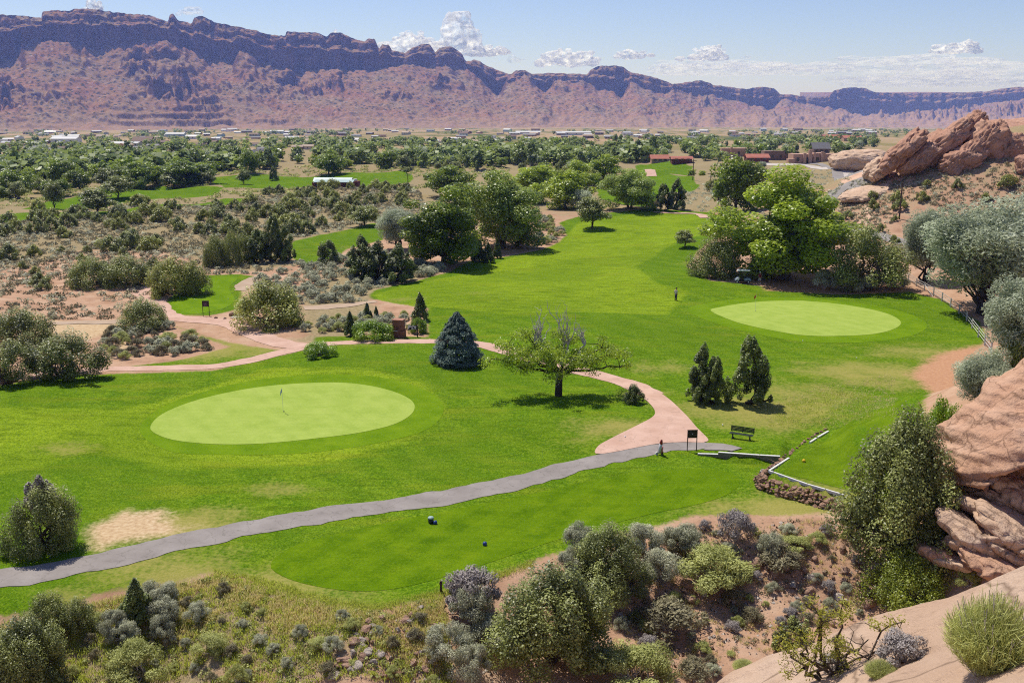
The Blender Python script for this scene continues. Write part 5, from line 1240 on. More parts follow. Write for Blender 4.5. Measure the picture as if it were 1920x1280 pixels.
for k, g in enumerate(hp):
    b = int(r.choice([0,0,1,2,3])); s = r.uniform(.75, 1.25)*float(np.interp(math.hypot(g[0], g[1]), [600, 1000, 2000, 3500], [.5, .55, .85, 1.1]))
    tag(obj("house", HM[r.integers(4)][b], None, (g[0], g[1], g[2]), r.normal()*.5, (s*r.uniform(.9,1.4), s, s*r.uniform(.9,1.2))), HL[b], "house", HL[b].replace("house", "houses"))

# ------------------------------------------------------------------ built things
class MB:
    def __init__(s): s.V = []; s.F = []
    def add(s, V, F):
        o = len(s.V); s.V += [tuple(map(float, v)) for v in V]; s.F += [tuple(int(i)+o for i in f) for f in F]; return s
    def box(s, x0, x1, y0, y1, z0, z1, tx=0, ty=0):
        V = [(x0,y0,z0),(x1,y0,z0),(x1,y1,z0),(x0,y1,z0),(x0+tx,y0+ty,z1),(x1-tx,y0+ty,z1),(x1-tx,y1-ty,z1),(x0+tx,y1-ty,z1)]
        return s.add(V, [(0,3,2,1),(4,5,6,7),(0,1,5,4),(1,2,6,5),(2,3,7,6),(3,0,4,7)])
    def tube(s, pts, r0, r1=None, sides=8):
        V, F = tube(pts, r0, r0 if r1 is None else r1, sides); n = len(V)
        s.add(V, F); o = len(s.V)-n
        s.F.append(tuple(range(o, o+sides))[::-1]); s.F.append(tuple(range(o+n-sides, o+n))); return s
    def prism(s, prof, y0, y1):
        n = len(prof); V = [(x, y0, z) for x, z in prof] + [(x, y1, z) for x, z in prof]
        F = [tuple(range(n)), tuple(range(2*n-1, n-1, -1))] + [(i, i+n, (i+1) % n + n, (i+1) % n) for i in range(n)]
        return s.add(V, F)
    def lathe(s, prof, c=(0,0,0), sides=16, axis='z'):
        V = []; n = len(prof)
        for r0, z in prof:
            for k in range(sides):
                a = 2*math.pi*k/sides; p = (r0*math.cos(a), r0*math.sin(a), z)
                if axis == 'y': p = (p[0], p[2], p[1])
                V.append((p[0]+c[0], p[1]+c[1], p[2]+c[2]))
        F = [(i*sides+k, i*sides+(k+1) % sides, (i+1)*sides+(k+1) % sides, (i+1)*sides+k) for i in range(n-1) for k in range(sides)]
        return s.add(V, F)
    def build(s, name, mat, parent=None, bevel=0, loc=(0,0,0), rz=0, sm=False):
        me = bpy.data.meshes.new(name); me.from_pydata(s.V, [], s.F); me.materials.append(mat)
        bm = bmesh.new(); bm.from_mesh(me); bmesh.ops.recalc_face_normals(bm, faces=bm.faces); bm.to_mesh(me); bm.free()
        if sm: me.polygons.foreach_set("use_smooth", np.ones(len(me.polygons), bool))
        o = obj(name, me, parent, loc, rz)
        if bevel: b = o.modifiers.new("bevel", 'BEVEL'); b.width = bevel; b.segments = 2
        return o
white = simple("white_paint", (.78,.78,.76), .5, .06); offw = simple("white_board", (.66,.64,.60), .7, .12)
dark = simple("dark_brown_panel", (.030,.020,.016), .6, .2); post_m = simple("rusty_post", (.075,.042,.028), .7, .3)
greenm = simple("dark_green_metal", (.028,.040,.030), .5, .2); red_m = simple("red_cloth", (.45,.03,.03), .7, .15); pink_m = simple("pink_red_bag", (.60,.17,.20), .6, .2)
blue_m = simple("blue_body", (.20,.27,.40), .35, .1, 3., .5); black = simple("black_rubber", (.018,.018,.02), .7, .2); blk_v = simple("dark_vinyl", (.03,.032,.036), .5, .2)
stucco = simple("brown_stucco", (.23,.105,.070), .9, .12, 5.); stucco_t = simple("brown_stucco_cap", (.40,.20,.135), .9, .1, 5.); timber = simple("weathered_timber", (.20,.17,.145), .9, .35, 4., .1, bmp=.5)
skin = simple("skin", (.42,.24,.16), .6, .06); shirt_p = simple("pale_shirt", (.55,.54,.56), .8, .08); vest_d = simple("dark_trousers", (.05,.045,.055), .8, .1); maroon = simple("maroon_shirt", (.16,.016,.03), .8, .1); shorts_w = simple("pale_shorts", (.55,.57,.58), .8, .08)
yellow = simple("yellow_plastic", (.75,.48,.02), .5, .08); bluep = simple("blue_plastic", (.03,.06,.22), .4, .1)
adobe = simple("adobe_plaster", (.50,.305,.215), .9, .08, .8); tealroof = simple("pale_green_metal_roof", (.36,.47,.45), .45, .08, .5); redwall = simple("dark_red_wall", (.16,.05,.04), .85, .15, .8); redroof = simple("red_tile_roof", (.42,.15,.10), .8, .1, .8); slate = simple("slate_roof", (.16,.15,.155), .8, .1, .8)
def at(u, v): return Vector(G(u, v)[0])

# flagsticks
def flagstick(u, v, h, flag_m, lab, wave):
    p = at(u, v); p.z += .05; e = empty("flagstick", p)
    MB().tube([(0,0,-.1),(0,0,h)], .016, .011, 8).build("pole", white, e)
    V, F = [], []; n = 8
    for i in range(n+1):
        for j in range(4):
            x = -.42*i/n*(.55 if wave else .4); z = h - .02 - .34*j/3 - .38*i/n
            V.append((x, .05*math.sin(i*1.1+j*.4), z))
    for i in range(n):
        for j in range(3): F.append((i*4+j, (i+1)*4+j, (i+1)*4+j+1, i*4+j+1))
    f = MB().add(V, F).build("flag", flag_m, e); s = f.modifiers.new("thick", 'SOLIDIFY'); s.thickness = .012
    MB().lathe([(.0,.003),(.054,.003),(.054,.012),(.062,.012),(.062,-.02)], (.06,.02,0), 16).build("cup", black, e)
    return tag(e, lab, "flagstick")
flagstick(531, 772, 2.15, simple("grey_blue_flag", (.42,.48,.60), .8, .1), "flagstick with a pale hanging flag on the near putting green", False)
flagstick(1416, 584, 2.25, red_m, "flagstick with a red flag on the far putting green", True)

# people: one skinned body, clothes as children
def skinned(name, J, E, R, mat, parent, sub=2):
    me = bpy.data.meshes.new(name); me.from_pydata(J, E, []); o = obj(name, me, parent); me.materials.append(mat)
    m = o.modifiers.new("skin", 'SKIN'); m.use_smooth_shade = True
    for k, rr_ in enumerate(R): me.skin_vertices[0].data[k].radius = (rr_, rr_) if not isinstance(rr_, tuple) else rr_
    for k in range(len(J)): me.skin_vertices[0].data[k].use_root = (k == 0)
    s = o.modifiers.new("sub", 'SUBSURF'); s.levels = sub; s.render_levels = sub; return o
def person(p, rz, lab, top_m, leg_m, cap_m, long_legs, armf, bend=0):
    e = empty("person", p, rz)
    hz_ = .92; sh = 1.42
    J = [(0,0,hz_),(0,0,1.12),(0,.0+bend*.3,sh-.06),(0,-.02-bend*.4,1.50),(0,-.02-bend*.4,1.56),(0,-.03-bend*.5,1.66),(0,-.03-bend*.5,1.76)]
    E = [(0,1),(1,2),(2,3),(3,4),(4,5),(5,6)]; R = [(.15,.115),(.145,.11),(.17,.105),.058,.062,.095,.075]
    for s in (-1, 1):
        b = len(J)
        J += [(s*.10,0,.84),(s*.115,-.015,.48),(s*.12,.03,.09),(s*.13,-.10,.04)]; E += [(0,b),(b,b+1),(b+1,b+2),(b+2,b+3)]; R += [.088,.06,.042,.036]
        b = len(J); ax = armf[0 if s < 0 else 1]
        J += [(s*.20,0,sh-.04),(s*.25,.02+ax*.3,1.16),(s*.23,-.06+ax,.93+abs(ax)*.5),(s*.22,-.08+ax*1.15,.86+abs(ax)*.55)]; E += [(2,b),(b,b+1),(b+1,b+2),(b+2,b+3)]; R += [.062,.045,.033,.030]
        h = b+3; hx, hy, hz2 = J[h]
        for q in range(4):
            c = len(J); J += [(hx+s*(-.02), hy-.03+.02*q, hz2-.05),(hx-s*.035, hy-.03+.02*q, hz2-.085)]; E += [(h,c),(c,c+1)]; R += [.010,.008]
        c = len(J); J += [(hx-s*.03, hy-.045, hz2-.02),(hx-s*.04, hy-.05, hz2-.045)]; E += [(h,c),(c,c+1)]; R += [.010,.008]
    skinned("body", J, E, R, skin, e)
    JT = [(0,0,.90),(0,0,1.12),(0,bend*.3,sh-.05),(0,-.01-bend*.3,sh+.03)]; ET = [(0,1),(1,2),(2,3)]; RT = [(.175,.14),(.17,.135),(.19,.125),(.085,.08)]
    for s in (-1, 1):
        b = len(JT); ax = armf[0 if s < 0 else 1]; JT += [(s*.20,0,sh-.04),(s*.24,.012+ax*.2,1.22)]; ET += [(2,b),(b,b+1)]; RT += [.078,.068]
    skinned("shirt", JT, ET, RT, top_m, e)
    zl = .10 if long_legs else .46
    JL = [(0,0,.93)]; EL = []; RL = [(.175,.14)]
    for s in (-1, 1):
        b = len(JL); JL += [(s*.10,0,.82),(s*.115,-.012,.50),(s*.12,.02,zl) if long_legs else (s*.116,-.012,.44)]; EL += [(0,b),(b,b+1),(b+1,b+2)]; RL += [.11,.085,.07 if long_legs else .085]
    skinned("trousers" if long_legs else "shorts", JL, EL, RL, leg_m, e)
    cz = 1.725; cy = -.03-bend*.5
    MB().lathe([(.112,cz-.02),(.114,cz+.02),(.095,cz+.075),(.05,cz+.10),(.0,cz+.105)], (0,cy,0), 14).add([(-.09,cy-.08,cz-.01),(.09,cy-.08,cz-.01),(.07,cy-.20,cz-.025),(-.07,cy-.20,cz-.025),(-.09,cy-.08,cz+.008),(.09,cy-.08,cz+.008),(.07,cy-.20,cz-.012),(-.07,cy-.20,cz-.012)],[(0,1,2,3),(7,6,5,4),(0,4,5,1),(1,5,6,2),(2,6,7,3),(3,7,4,0)]).build("cap", cap_m, e, sm=False)
    f = MB().lathe([(.0,-.014),(.014,-.006),(.016,.006),(.0,.016)], (0,cy-.10,1.645), 8); f.build("nose", skin, e)
    for s in (-1, 1):
        MB().lathe([(.0,-.012),(.011,0),(.0,.012)], (s*.034,cy-.086,1.675), 8).build("eye", black, e); MB().lathe([(.0,-.03),(.018,-.01),(.02,.015),(.0,.03)], (s*.098,cy+.01,1.655), 8).build("ear", skin, e)
        MB().box(s*.125-.055, s*.125+.055, -.19, .09, 0, .085, .012, .02).build("shoe", black if long_legs else white, e, .02)
    MB().box(-.03,.03,cy-.094,cy-.080,1.607,1.616).build("mouth", simple("lips", (.30,.12,.10), .6, .05), e)
    return tag(e, lab, "person")
p = at(1267, 563.5); person(p, 2.2, "person in a pale top, dark vest and cap standing alone on the fairway", shirt_p, vest_d, black, True, (.02,.05), .05)
p = at(1424, 531.5); person(p, .2, "person in a maroon shirt, pale shorts and white cap beside the golf cart", maroon, shorts_w, white, False, (-.12,-.16), .1)

# golf cart
p = at(1392, 530); e = empty("golf_cart", p, math.radians(172)); LC = 2.4
MB().prism([(-1.2,.36),(-1.18,.62),(-1.0,.80),(-.62,.84),(-.30,.78),(-.22,.40)], -.58, .58).build("rear_body", blue_m, e, .05)
MB().prism([(-.24,.28),(-.24,.38),(.62,.38),(.62,.28)], -.56, .56).build("floor", black, e)
MB().prism([(.56,.34),(.50,.85),(.62,.90),(.86,.78),(1.10,.58),(1.18,.36)], -.57, .57).build("front_cowl", white, e, .06)
MB().box(-.62,-.12,-.52,.52,.84,.98).build("seat", blk_v, e, .05); MB().prism([(-.64,.98),(-.74,1.42),(-.62,1.42),(-.50,.98)], -.52, .52).build("backrest", blk_v, e, .04)
MB().prism([(-1.05,1.86),(-1.0,1.93),(.75,1.95),(.88,1.88),(.86,1.84),(-1.02,1.82)], -.60, .60).build("roof", white, e, .03)
for s in (-1, 1):
    MB().tube([(.70,s*.52,.82),(.55,s*.54,1.86)], .022).build("roof_strut", black, e); MB().tube([(-.95,s*.52,.80),(-.92,s*.54,1.84)], .022).build("roof_strut", black, e)
    for x in (-.82, .82):
        w = MB().lathe([(.10,-.09),(.22,-.10),(.24,-.06),(.24,.06),(.22,.10),(.10,.09)], (x, s*.52, .24), 20, 'y').build("wheel", black, e, sm=False)
        MB().lathe([(.0,.0),(.11,0),(.11,-.06 if s > 0 else .06)], (x, s*.625, .24), 14, 'y').build("hubcap", white, w)
MB().lathe([(.15,0),(.17,.015),(.19,0),(.17,-.015),(.15,0)], (.30,.24,1.08), 18).build("steering_wheel", black, e)
MB().box(-1.28,-1.0,-.45,.45,.50,.62).build("bag_rack", black, e)
for s in (-.22, .22): MB().tube([(-1.15,s,.55),(-1.22,s,1.35)], .12, .13, 10).build("golf_bag", blk_v, e)
tag(e, "white and blue golf cart parked in the shade of the great cottonwood", "golf cart")

# golf bag on a push cart
p = at(1238, 853); e = empty("golf_bag", p, .5)
MB().tube([(0,.10,.16),(0,-.04,.95)], .12, .13, 12).build("bag", shirt_p, e, sm=True)
MB().tube([(.15,.08,.14),(.15,-.02,.66)], .09, .09, 12).build("side_pocket", pink_m, e, .02, sm=True)
MB().tube([(0,-.04,.93),(0,-.08,1.13),(0,-.09,1.22)], .13, .07, 12).build("hood", simple("dark_red_hood", (.32,.04,.03), .7, .1), e, sm=True)
for k in range(4): MB().tube([(.04*math.cos(k*1.6),-.05+.04*math.sin(k*1.6),.9),(.05*math.cos(k*1.6),-.10+.05*math.sin(k*1.6),1.26)], .028, .032, 8).build("club", red_m if k < 2 else dark, e)
for s in (-1, 1):
    MB().lathe([(.07,-.025),(.13,-.03),(.14,0),(.13,.03),(.07,.025),(.0,.02)], (s*.24,.12,.14), 16, 'y').build("wheel", black if s > 0 else white, e)
    MB().tube([(s*.22,.12,.14),(0,.10,.2)], .015).build("axle", black, e)
MB().tube([(0,.0,.7),(0,-.34,.0)], .014).build("stand_leg", black, e)
tag(e, "red-hooded golf bag on a push cart at the edge of the asphalt path", "golf bag")

# tee signs
def sign(u, v, w, h, hp, rz, lab, dot):
    p = at(u, v); e = empty("tee_sign", p, rz)
    for s in (-1, 1): MB().box(s*w/2-.03, s*w/2+.03, -.03, .03, -.2, hp+h).build("post", post_m, e)
    MB().box(-w/2+.032, w/2-.032, -.025, .025, hp, hp+h).build("panel", dark, e, .008)
    MB().box(-w/2-.04, w/2+.04, -.035, .035, hp+h+.002, hp+h+.03).build("cap_rail", post_m, e)
    if dot: MB().lathe([(.0,-.008),(.032,-.008),(.032,0)], (0,-.026,hp+h*.5), 12, 'y').build("mark", white, e)
    else:
        pic = simple("faded_map_print", (.12,.07,.09), .6, .6, 14.); MB().box(-w*.30, w*.18, -.030, -.026, hp+h*.12, hp+h*.72).build("faded_print", pic, e)
    return tag(e, lab, "sign")
sign(1297, 845, .72, .62, 1.05, .06, "dark square sign with a white dot on two posts beside the asphalt path", True)
sign(387, 593, .80, .72, 1.25, .0, "dark sign with a faded print on two posts at the far tee", False)

# bench
p = at(1390, 823); e = empty("park_bench", p, math.radians(-27))
for k in range(4): MB().box(-.92,.92,-.30+k*.115,-.30+k*.115+.10,.43,.455).build("seat_slat", greenm, e)
for k in range(4):
    z = .56+k*.10; y = .19+(z-.5)*.20; MB().box(-.90,.90,y,y+.022,z,z+.085).build("back_slat", greenm, e)
for x in (-.90, 0, .88): MB().prism([(0,.5),(0,.97),(.05,.97),(.05,.5)], .19, .31).build("back_upright", greenm, e, loc=(x,.0,0))
for x in (-.70, .66):
    MB().box(x-.04,x+.04,-.26,.22,.38,.428).box(x-.04,x+.04,-.06,.06,.04,.38).box(x-.05,x+.05,-.28,.28,-.06,.04).build("leg", greenm, e)
tag(e, "dark green slatted metal bench with its back to the rough grass", "bench")

# tee markers and small course furniture
def small_block(name, u, v, mat, lab, cat, w=.22, h=.18):
    p = at(u, v); e = empty(name, p, .4); MB().lathe([(w*.45,-.02),(w*.6,.02),(w*.6,h*.6),(w*.45,h),(.0,h*1.06)], (0,0,.04), 14).build("body", mat, e, sm=True)
    MB().box(-w*.5,w*.5,-w*.12,w*.12,h*.5,h*1.25).build("ridge", mat, e, .02); return tag(e, lab, cat)
small_block("tee_marker", 816, 982, bluep, "blue tee marker next to the dark green divot bin", "tee marker")
small_block("tee_marker", 909, 1022, bluep, "blue tee marker alone on the tee lawn", "tee marker")
small_block("tee_marker", 1507, 866, yellow, "yellow tee marker on the raised tee", "tee marker", .2, .16)
p = at(808, 980); e = empty("divot_bin", p, .3); MB().lathe([(.13,0),(.17,.05),(.18,.30),(.15,.33)], (0,0,0), 16).build("bin", greenm, e, sm=True); MB().lathe([(.19,.325),(.20,.36),(.16,.42),(.0,.44)], (0,0,0), 16).build("lid", simple("pale_teal_lid", (.30,.42,.38), .5, .08), e, sm=True)
tag(e, "round dark green divot bin with a pale lid on the tee lawn", "bin")
for (u, v, h, lab) in [(827,1112,.75,"short weathered stake at the lip of the tee lawn"),(630,566,1.25,"dark ball-washer post among the sagebrush by the dirt track")]:
    p = at(u, v); e = empty("post", p); MB().box(-.055,.055,-.055,.055,-.2,h).build("stake", post_m if h < 1 else black, e, .01); MB().box(-.08,.08,-.08,.08,h*.70,h*.92).build("head", post_m if h < 1 else black, e, .02); tag(e, lab, "post")
for k, (u, v) in enumerate([(365,562),(428,561),(1355,798),(1172,820),(1505,640),(1606,672)]):
    p = at(u, v); o = MB().lathe([(.0,0),(.05,.01),(.065,.05),(.05,.09),(.0,.10)], (0,0,0), 10).build("golf_ball", white, None, 0, p + Vector((0,0,.04)), 0, True); tag(o, "white golf ball or marker lying on the grass", "golf ball", "white balls on the grass")

# brown stucco kiosk and letter board
p = at(748, 632); e = empty("kiosk", p, math.radians(-14))
MB().box(-.72,.72,-.50,.50,-.2,.85).build("base", stucco, e, .03)
MB().box(-.62,.62,-.40,.44,.852,2.05).build("body", stucco, e, .03)
MB().box(-.68,.68,-.52,.52,2.052,2.14).build("top_slab", stucco_t, e, .02)
MB().box(-.60,.10,-.62,-.50,.80,.86).build("shelf", offw, e)
for (x, z, w, h) in [(-.40,1.32,.18,.10),(-.10,1.32,.07,.08),(.08,1.31,.10,.10),(.36,1.31,.11,.08),(.0,1.12,.30,.14)]: MB().box(x-w/2, x+w/2, -.412, -.402, z-h/2, z+h/2).build("emblem_stroke", dark, e)
tag(e, "tall brown stucco drinks kiosk with a dark emblem beside the concrete path", "kiosk")
p = at(783, 632); e = empty("letter_board", p, math.radians(-10))
MB().box(-.05,.05,-.05,.05,-.2,1.35).build("post", black, e); MB().box(-1.12,-.052,-.03,.03,.85,1.38).build("board", black, e)
pix = ["1111..1.1...","1.11.11.1111","1111.1...1.1","11....1...1.","1....11.1.1."]
for j, row in enumerate(pix):
    i = 0
    while i < len(row):
        if row[i] == '1':
            k = i
            while k < len(row) and row[k] == '1': k += 1
            MB().box(-1.12+i*.082, -1.12+k*.082, -.045, -.032, 1.30-j*.09, 1.39-j*.09).build("white_letter_stroke", white, e); i = k
        else: i += 1
tag(e, "black board with blocky white lettering on a post beside the kiosk", "sign")

# stone retaining wall round the raised tee, timber wall, white edging boards
def topz(x, y): return float(H(x, y))
edge_l = [TEE2[3], TEE2[2], TEE2[1], TEE2[0], TEE2[10], TEE2[9]]
pl = spline(edge_l, .3); e = empty("stone_retaining_wall", (pl[0][0], pl[0][1], 0)); base0 = Vector((pl[0][0], pl[0][1], 0))
tg = np.gradient(pl, axis=0); tg /= np.linalg.norm(tg, axis=1)[:, None]; nrm = np.stack([-tg[:,1], tg[:,0]], 1)
cen = np.mean(TEE2, 0); sgn = -np.sign(np.sum(nrm*(cen-pl), 1)); nrm *= sgn[:, None]
rw = np.random.default_rng(15); n = len(pl)
low = [i for i in range(n) if i > n*.42]
for i in range(0, n, 1):
    full = i > n*.45
    rows = 4 if full else 1
    for k in range(rows):
        if not full and (i % 2): continue
        f = k/3.0 if full else 1.0
        o_ = nrm[i]*(.62 - .42*f + rw.normal()*.05); q = pl[i] + o_ + tg[i]*rw.uniform(-.12, .12)
        s = rw.uniform(.14, .31)*(1 if full else .7)
        zz = .14 + f*.62 + rw.normal()*.03 + min(0, topz(*(pl[i]+nrm[i]*1.2)))*.3
        if not full: zz = .92
        if i > n*.86: zz -= (i/n-.86)*2.0
        o = obj("stone", STONES[rw.integers(6)], e, (q[0]-base0.x, q[1]-base0.y, zz), 0, (s*1.25, s, s*.95)); o.rotation_euler = (rw.normal()*.2, rw.normal()*.2, rw.uniform(0, 6.28))
q = pl[int(n*.60)] + nrm[int(n*.60)]*.45
obj("stone", ROCKS[6], e, (q[0]-base0.x, q[1]-base0.y, .62), .3, (.42,.36,.36))
tag(e, "rough dry stone retaining wall of reddish stones round the raised tee", "wall")
e = empty("edging_boards", (pl[0][0], pl[0][1], 1.0))
segs = [(TEE2[3], .0, .42), (TEE2[2], 0, 0)]
def boards(a, b, parts):
    a, b = np.array(a), np.array(b)
    L = np.linalg.norm(b-a); t = (b-a)/L; k = max(1, int(parts))
    for j in range(k):
        p0 = a + t*L*(j/k) + t*.03; p1 = a + t*L*((j+1)/k) - t*.03; nn = np.array([-t[1], t[0]])*.07
        V = []
        for z in (-.12, .06):
            for q in (p0-nn, p1-nn, p1+nn, p0+nn): V.append((q[0]-pl[0][0], q[1]-pl[0][1], z))
        MB().add(V, [(0,3,2,1),(4,5,6,7),(0,1,5,4),(1,2,6,5),(2,3,7,6),(3,0,4,7)]).build("board", offw, e)
A0, A1, A2, A3 = [np.array(TEE2[k]) for k in (0, 1, 10, 9)]
ins = lambda p: p + (cen-p)/np.linalg.norm(cen-p)*.28
boards(ins(A1), ins(A0)+(0,.25), 2); boards(ins(A0)+(0,.2), ins(A0)+(.25,-.05), 1); boards(ins(A0)+(.25,-.05), ins(A2), 1); boards(ins(A2), ins(A3), 2)
B2, B3 = np.array(TEE2[2]), np.array(TEE2[3]); boards(ins(B2)+(B3-B2)*.1, ins(B2)+(B3-B2)*.40, 1); boards(ins(B2)+(B3-B2)*.45, ins(B3)+(0,-.3), 1)
tag(e, "white edging boards along the rim of the raised tee", "edging")
e = empty("timber_wall", (TW[0][0], TW[0][1], 0)); 
cv = spline([(p[0], p[1]) for p in TW], 1.2); nseg = 6; cv = np.array([cv[int(round(k*(len(cv)-1)/nseg))] for k in range(nseg+1)])
for k in range(nseg):
    a, b = cv[k], cv[k+1]; t = (b-a)/np.linalg.norm(b-a); nn = np.array([-t[1], t[0]])*.09; hz0 = .12 + .42*min(1, (k)/2.5); hz1 = .12 + .42*min(1, (k+1)/2.5)
    for row in range(2):
        V = []
        for (f0) in (0, 1):
            for q, hh_ in ((a-nn+t*.01, hz0), (b-nn-t*.01, hz1), (b+nn-t*.01, hz1), (a+nn+t*.01, hz0)):
                V.append((q[0]-TW[0][0], q[1]-TW[0][1], -.15 + (hh_+.15)*((row+f0)/2) + (.006 if f0 == 0 else -.006)))
        MB().add(V, [(0,3,2,1),(4,5,6,7),(0,1,5,4),(1,2,6,5),(2,3,7,6),(3,0,4,7)]).build("timber", timber, e)
    V = []
    for f0 in (0, 1):
        for q, hh_ in ((a-nn*1.15+t*.012, hz0), (b-nn*1.15-t*.012, hz1), (b+nn*1.15-t*.012, hz1), (a+nn*1.15+t*.012, hz0)): V.append((q[0]-TW[0][0], q[1]-TW[0][1], hh_+.002+f0*.035))
    MB().add(V, [(0,3,2,1),(4,5,6,7),(0,1,5,4),(1,2,6,5),(2,3,7,6),(3,0,4,7)]).build("cap_board", offw, e)
tag(e, "low grey timber retaining wall with a pale cap leading to the raised tee", "wall")
for (a, lab) in [([(1318,844),(1372,850),(1392,841),(1345,832)], "broken asphalt pad behind the timber wall")]:
    sheet("asphalt_pad", Gp(a), M['asphalt'], .06, .4)

railm = simple("weathered_white_rail", (.40,.385,.36), .8, .25)
# white rail fence
FP = [(1690,518),(1703,527),(1718,537),(1733,545),(1750,555),(1766,565),(1782,576),(1798,588),(1812,602),(1822,616),(1834,632),(1846,648),(1858,662)]
fp = [at(u, v) for u, v in FP]; e = empty("rail_fence", fp[0])
for i, q in enumerate(fp):
    MB().box(-.06,.06,-.06,.06,-.2,1.25).build("post", railm, e, 0, q-fp[0], .3)
    if i < len(fp)-1:
        b = fp[i+1]
        for z in (.42, .78, 1.12):
            if (i, z) in ((3, .42), (6, .78), (8, 1.12)): continue
            MB().tube([q-fp[0]+Vector((0,-.075,z)), b-fp[0]+Vector((0,-.075,z))], .042, .042, 4).build("rail", railm, e)
MB().tube([fp[3]-fp[0]+Vector((0,-.12,.9)), fp[4]-fp[0]+Vector((-.2,-.3,.0))], .055, .055, 4).build("fallen_rail", railm, e)
tag(e, "weathered white rail fence half hidden under the silvery trees", "fence")

# utility poles
for (u, v, vt_, lab) in [(1686,411,343,"dark utility pole with a crossarm on the hill below the fins"),(1299,338,298,"thin utility pole beyond the far fairway strip"),(1332,352,322,"short utility pole behind the great cottonwood"),(765,345,325,"utility pole by the long green-roofed building")]:
    g, h, w = size_at(u-2, u+2, vt_, v); e = empty("utility_pole", g); MB().tube([(0,0,-.3),(0,0,h)], .17, .11, 8).build("pole", post_m, e); MB().box(-1.1,1.1,-.06,.06,h-.75,h-.60).build("crossarm", post_m, e)
    for x in (-.95, -.4, .4, .95): MB().lathe([(.05,0),(.05,.14),(.0,.16)], (x,0,h-.60), 8).build("insulator", offw, e)
    tag(e, lab, "utility pole")

# long green-roofed building
p = at(625, 353); e = empty("long_building", p, math.radians(-3), (.62,.62,.62)); L = 22.
MB().box(-L*.5,L*.5,0,9,-1,3.0).build("wall", redwall, e)
MB().prism([(-L*.44,2.95),(-L*.44,3.2),(L*.44,3.2),(L*.44,2.95)], -1.2, 4.6).build("porch_roof", tealroof, e)
MB().add([(-L*.52,3.5,3.3),(L*.40,3.5,3.3),(L*.40,6.6,5.0),(-L*.52,6.6,5.0),(L*.40,10,3.3),(-L*.52,10,3.3)], [(0,1,2,3),(3,2,4,5)]).build("roof", tealroof, e)
MB().add([(-L*.46,-1.0,2.9),(L*.47,-1.0,2.9),(L*.47,4.2,4.1),(-L*.46,4.2,4.1)], [(0,1,2,3)]).build("front_roof", tealroof, e)
MB().box(L*.5,L*.58,1,7,-1,3.4).build("annex", redwall, e); MB().box(L*.42,L*.5,5,8,3.4,4.2).build("roof_unit", offw, e)
d_ = MB().box(1.4,4.0,-.06,-.02,0,2.4).build("door", simple("tan_door", (.55,.36,.22), .7, .1), e)
MB().box(3.7,3.85,-.10,-.062,1.0,1.2).build("handle", black, d_)
for x in (-9, -6.5, -4, -1.5, 6.0, 8.5): MB().box(x-.7,x+.7,-.05,-.01,1.0,2.1).build("window", glass, e)
for x in (-10,-6,-2,2,6,10): MB().box(x-.1,x+.1,-.9,-.7,-1,2.9).build("porch_post", redwall, e)
tag(e, "long low red building with a pale green metal roof in the scrub", "building")

# adobe houses
def adobe_house(u, v, sc, blocks, lab, mat=None, rz=.0, towers=(), wins=(), name="adobe_house"):
    p = at(u, v); e = empty(name, p, rz, (sc, sc, sc)); mat = mat or adobe
    for (x0, x1, y0, y1, h) in blocks:
        w = MB().box(x0,x1,y0,y1,-1.5,h).build("wall", mat, e, .12); MB().box(x0-.05,x1+.05,y0-.05,y1+.05,h+.002,h+.22).build("parapet", mat, w, .08)
    for (x, y, r0, h) in towers: MB().box(x-r0,x+r0,y-r0,y+r0,-1,h,.12,.12).build("tower", mat, e, .1)
    for (x, y, w, z0, z1) in wins:
        o = MB().box(x-w/2,x+w/2,y-.06,y-.01,z0,z1).build("window", glass, e); MB().box(x-w/2-.08,x+w/2+.08,y-.10,y-.012,z0-.14,z0-.004).build("sill", mat, o)
    return tag(e, lab, "house")
adobe_house(1512, 307, 1.0, [(-6.5,4,0,8,4.2),(4,9.5,1,8,4.6),(-9.5,-6.5,-2.5,1,2.2),(9.5,17,3,9,4.2)], "large pink adobe house with square towers and an arched porch", None, .05,
   [(-1.2,-.4,.75,5.0),(1.4,-.4,.85,6.6),(3.6,-.2,.6,5.2),(7.6,.7,.7,5.6)], [(-4.2,0,1.4,1.2,2.9),(.2,0,1.2,0,3.0),(5.6,1,1.3,1.2,2.9)])
adobe_house(1452, 300, 1.0, [(-5,5,0,7,4.0),(5,9,1,7,3.2)], "small brown adobe house with a pale flat roof left of the large pink one", walls[3], 0, (), [(-1,0,1.2,1,2.4),(3,0,1.2,1,2.4)])
def gable_house(u, v, L, W, h, rise, wm, rm, lab, rz=0.):
    p = at(u, v); e = empty("house", p, rz)
    MB().prism([(-W/2,-1.5),(-W/2,h),(0,h+rise-.05),(W/2,h),(W/2,-1.5)], -L/2, L/2).build("wall", wm, e, rz=math.pi/2)
    for s in (-1, 1): MB().add([(-L/2-.6,s*(W/2+.6),h-.25),(L/2+.6,s*(W/2+.6),h-.25),(L/2+.6,0,h+rise+.1),(-L/2-.6,0,h+rise+.1)], [(0,1,2,3)]).build("roof", rm, e)
    for x in (-L*.3, 0, L*.3): MB().box(x-.7,x+.7,-W/2-.06,-W/2-.01,1.0,2.2).build("window", glass, e)
    return tag(e, lab, "house")
gable_house(1418, 303, 10, 7, 2.2, 1.3, redwall, redroof, "low red-roofed shed beside the small adobe house")
gable_house(1536, 288, 9, 8, 3.0, 3.0, walls[3], slate, "slate-roofed house rising among big trees behind the adobe house")
gable_house(1556, 264, 15, 12, 3.2, 2.6, walls[2], redroof, "wide red-tiled house among trees on the right of the valley")
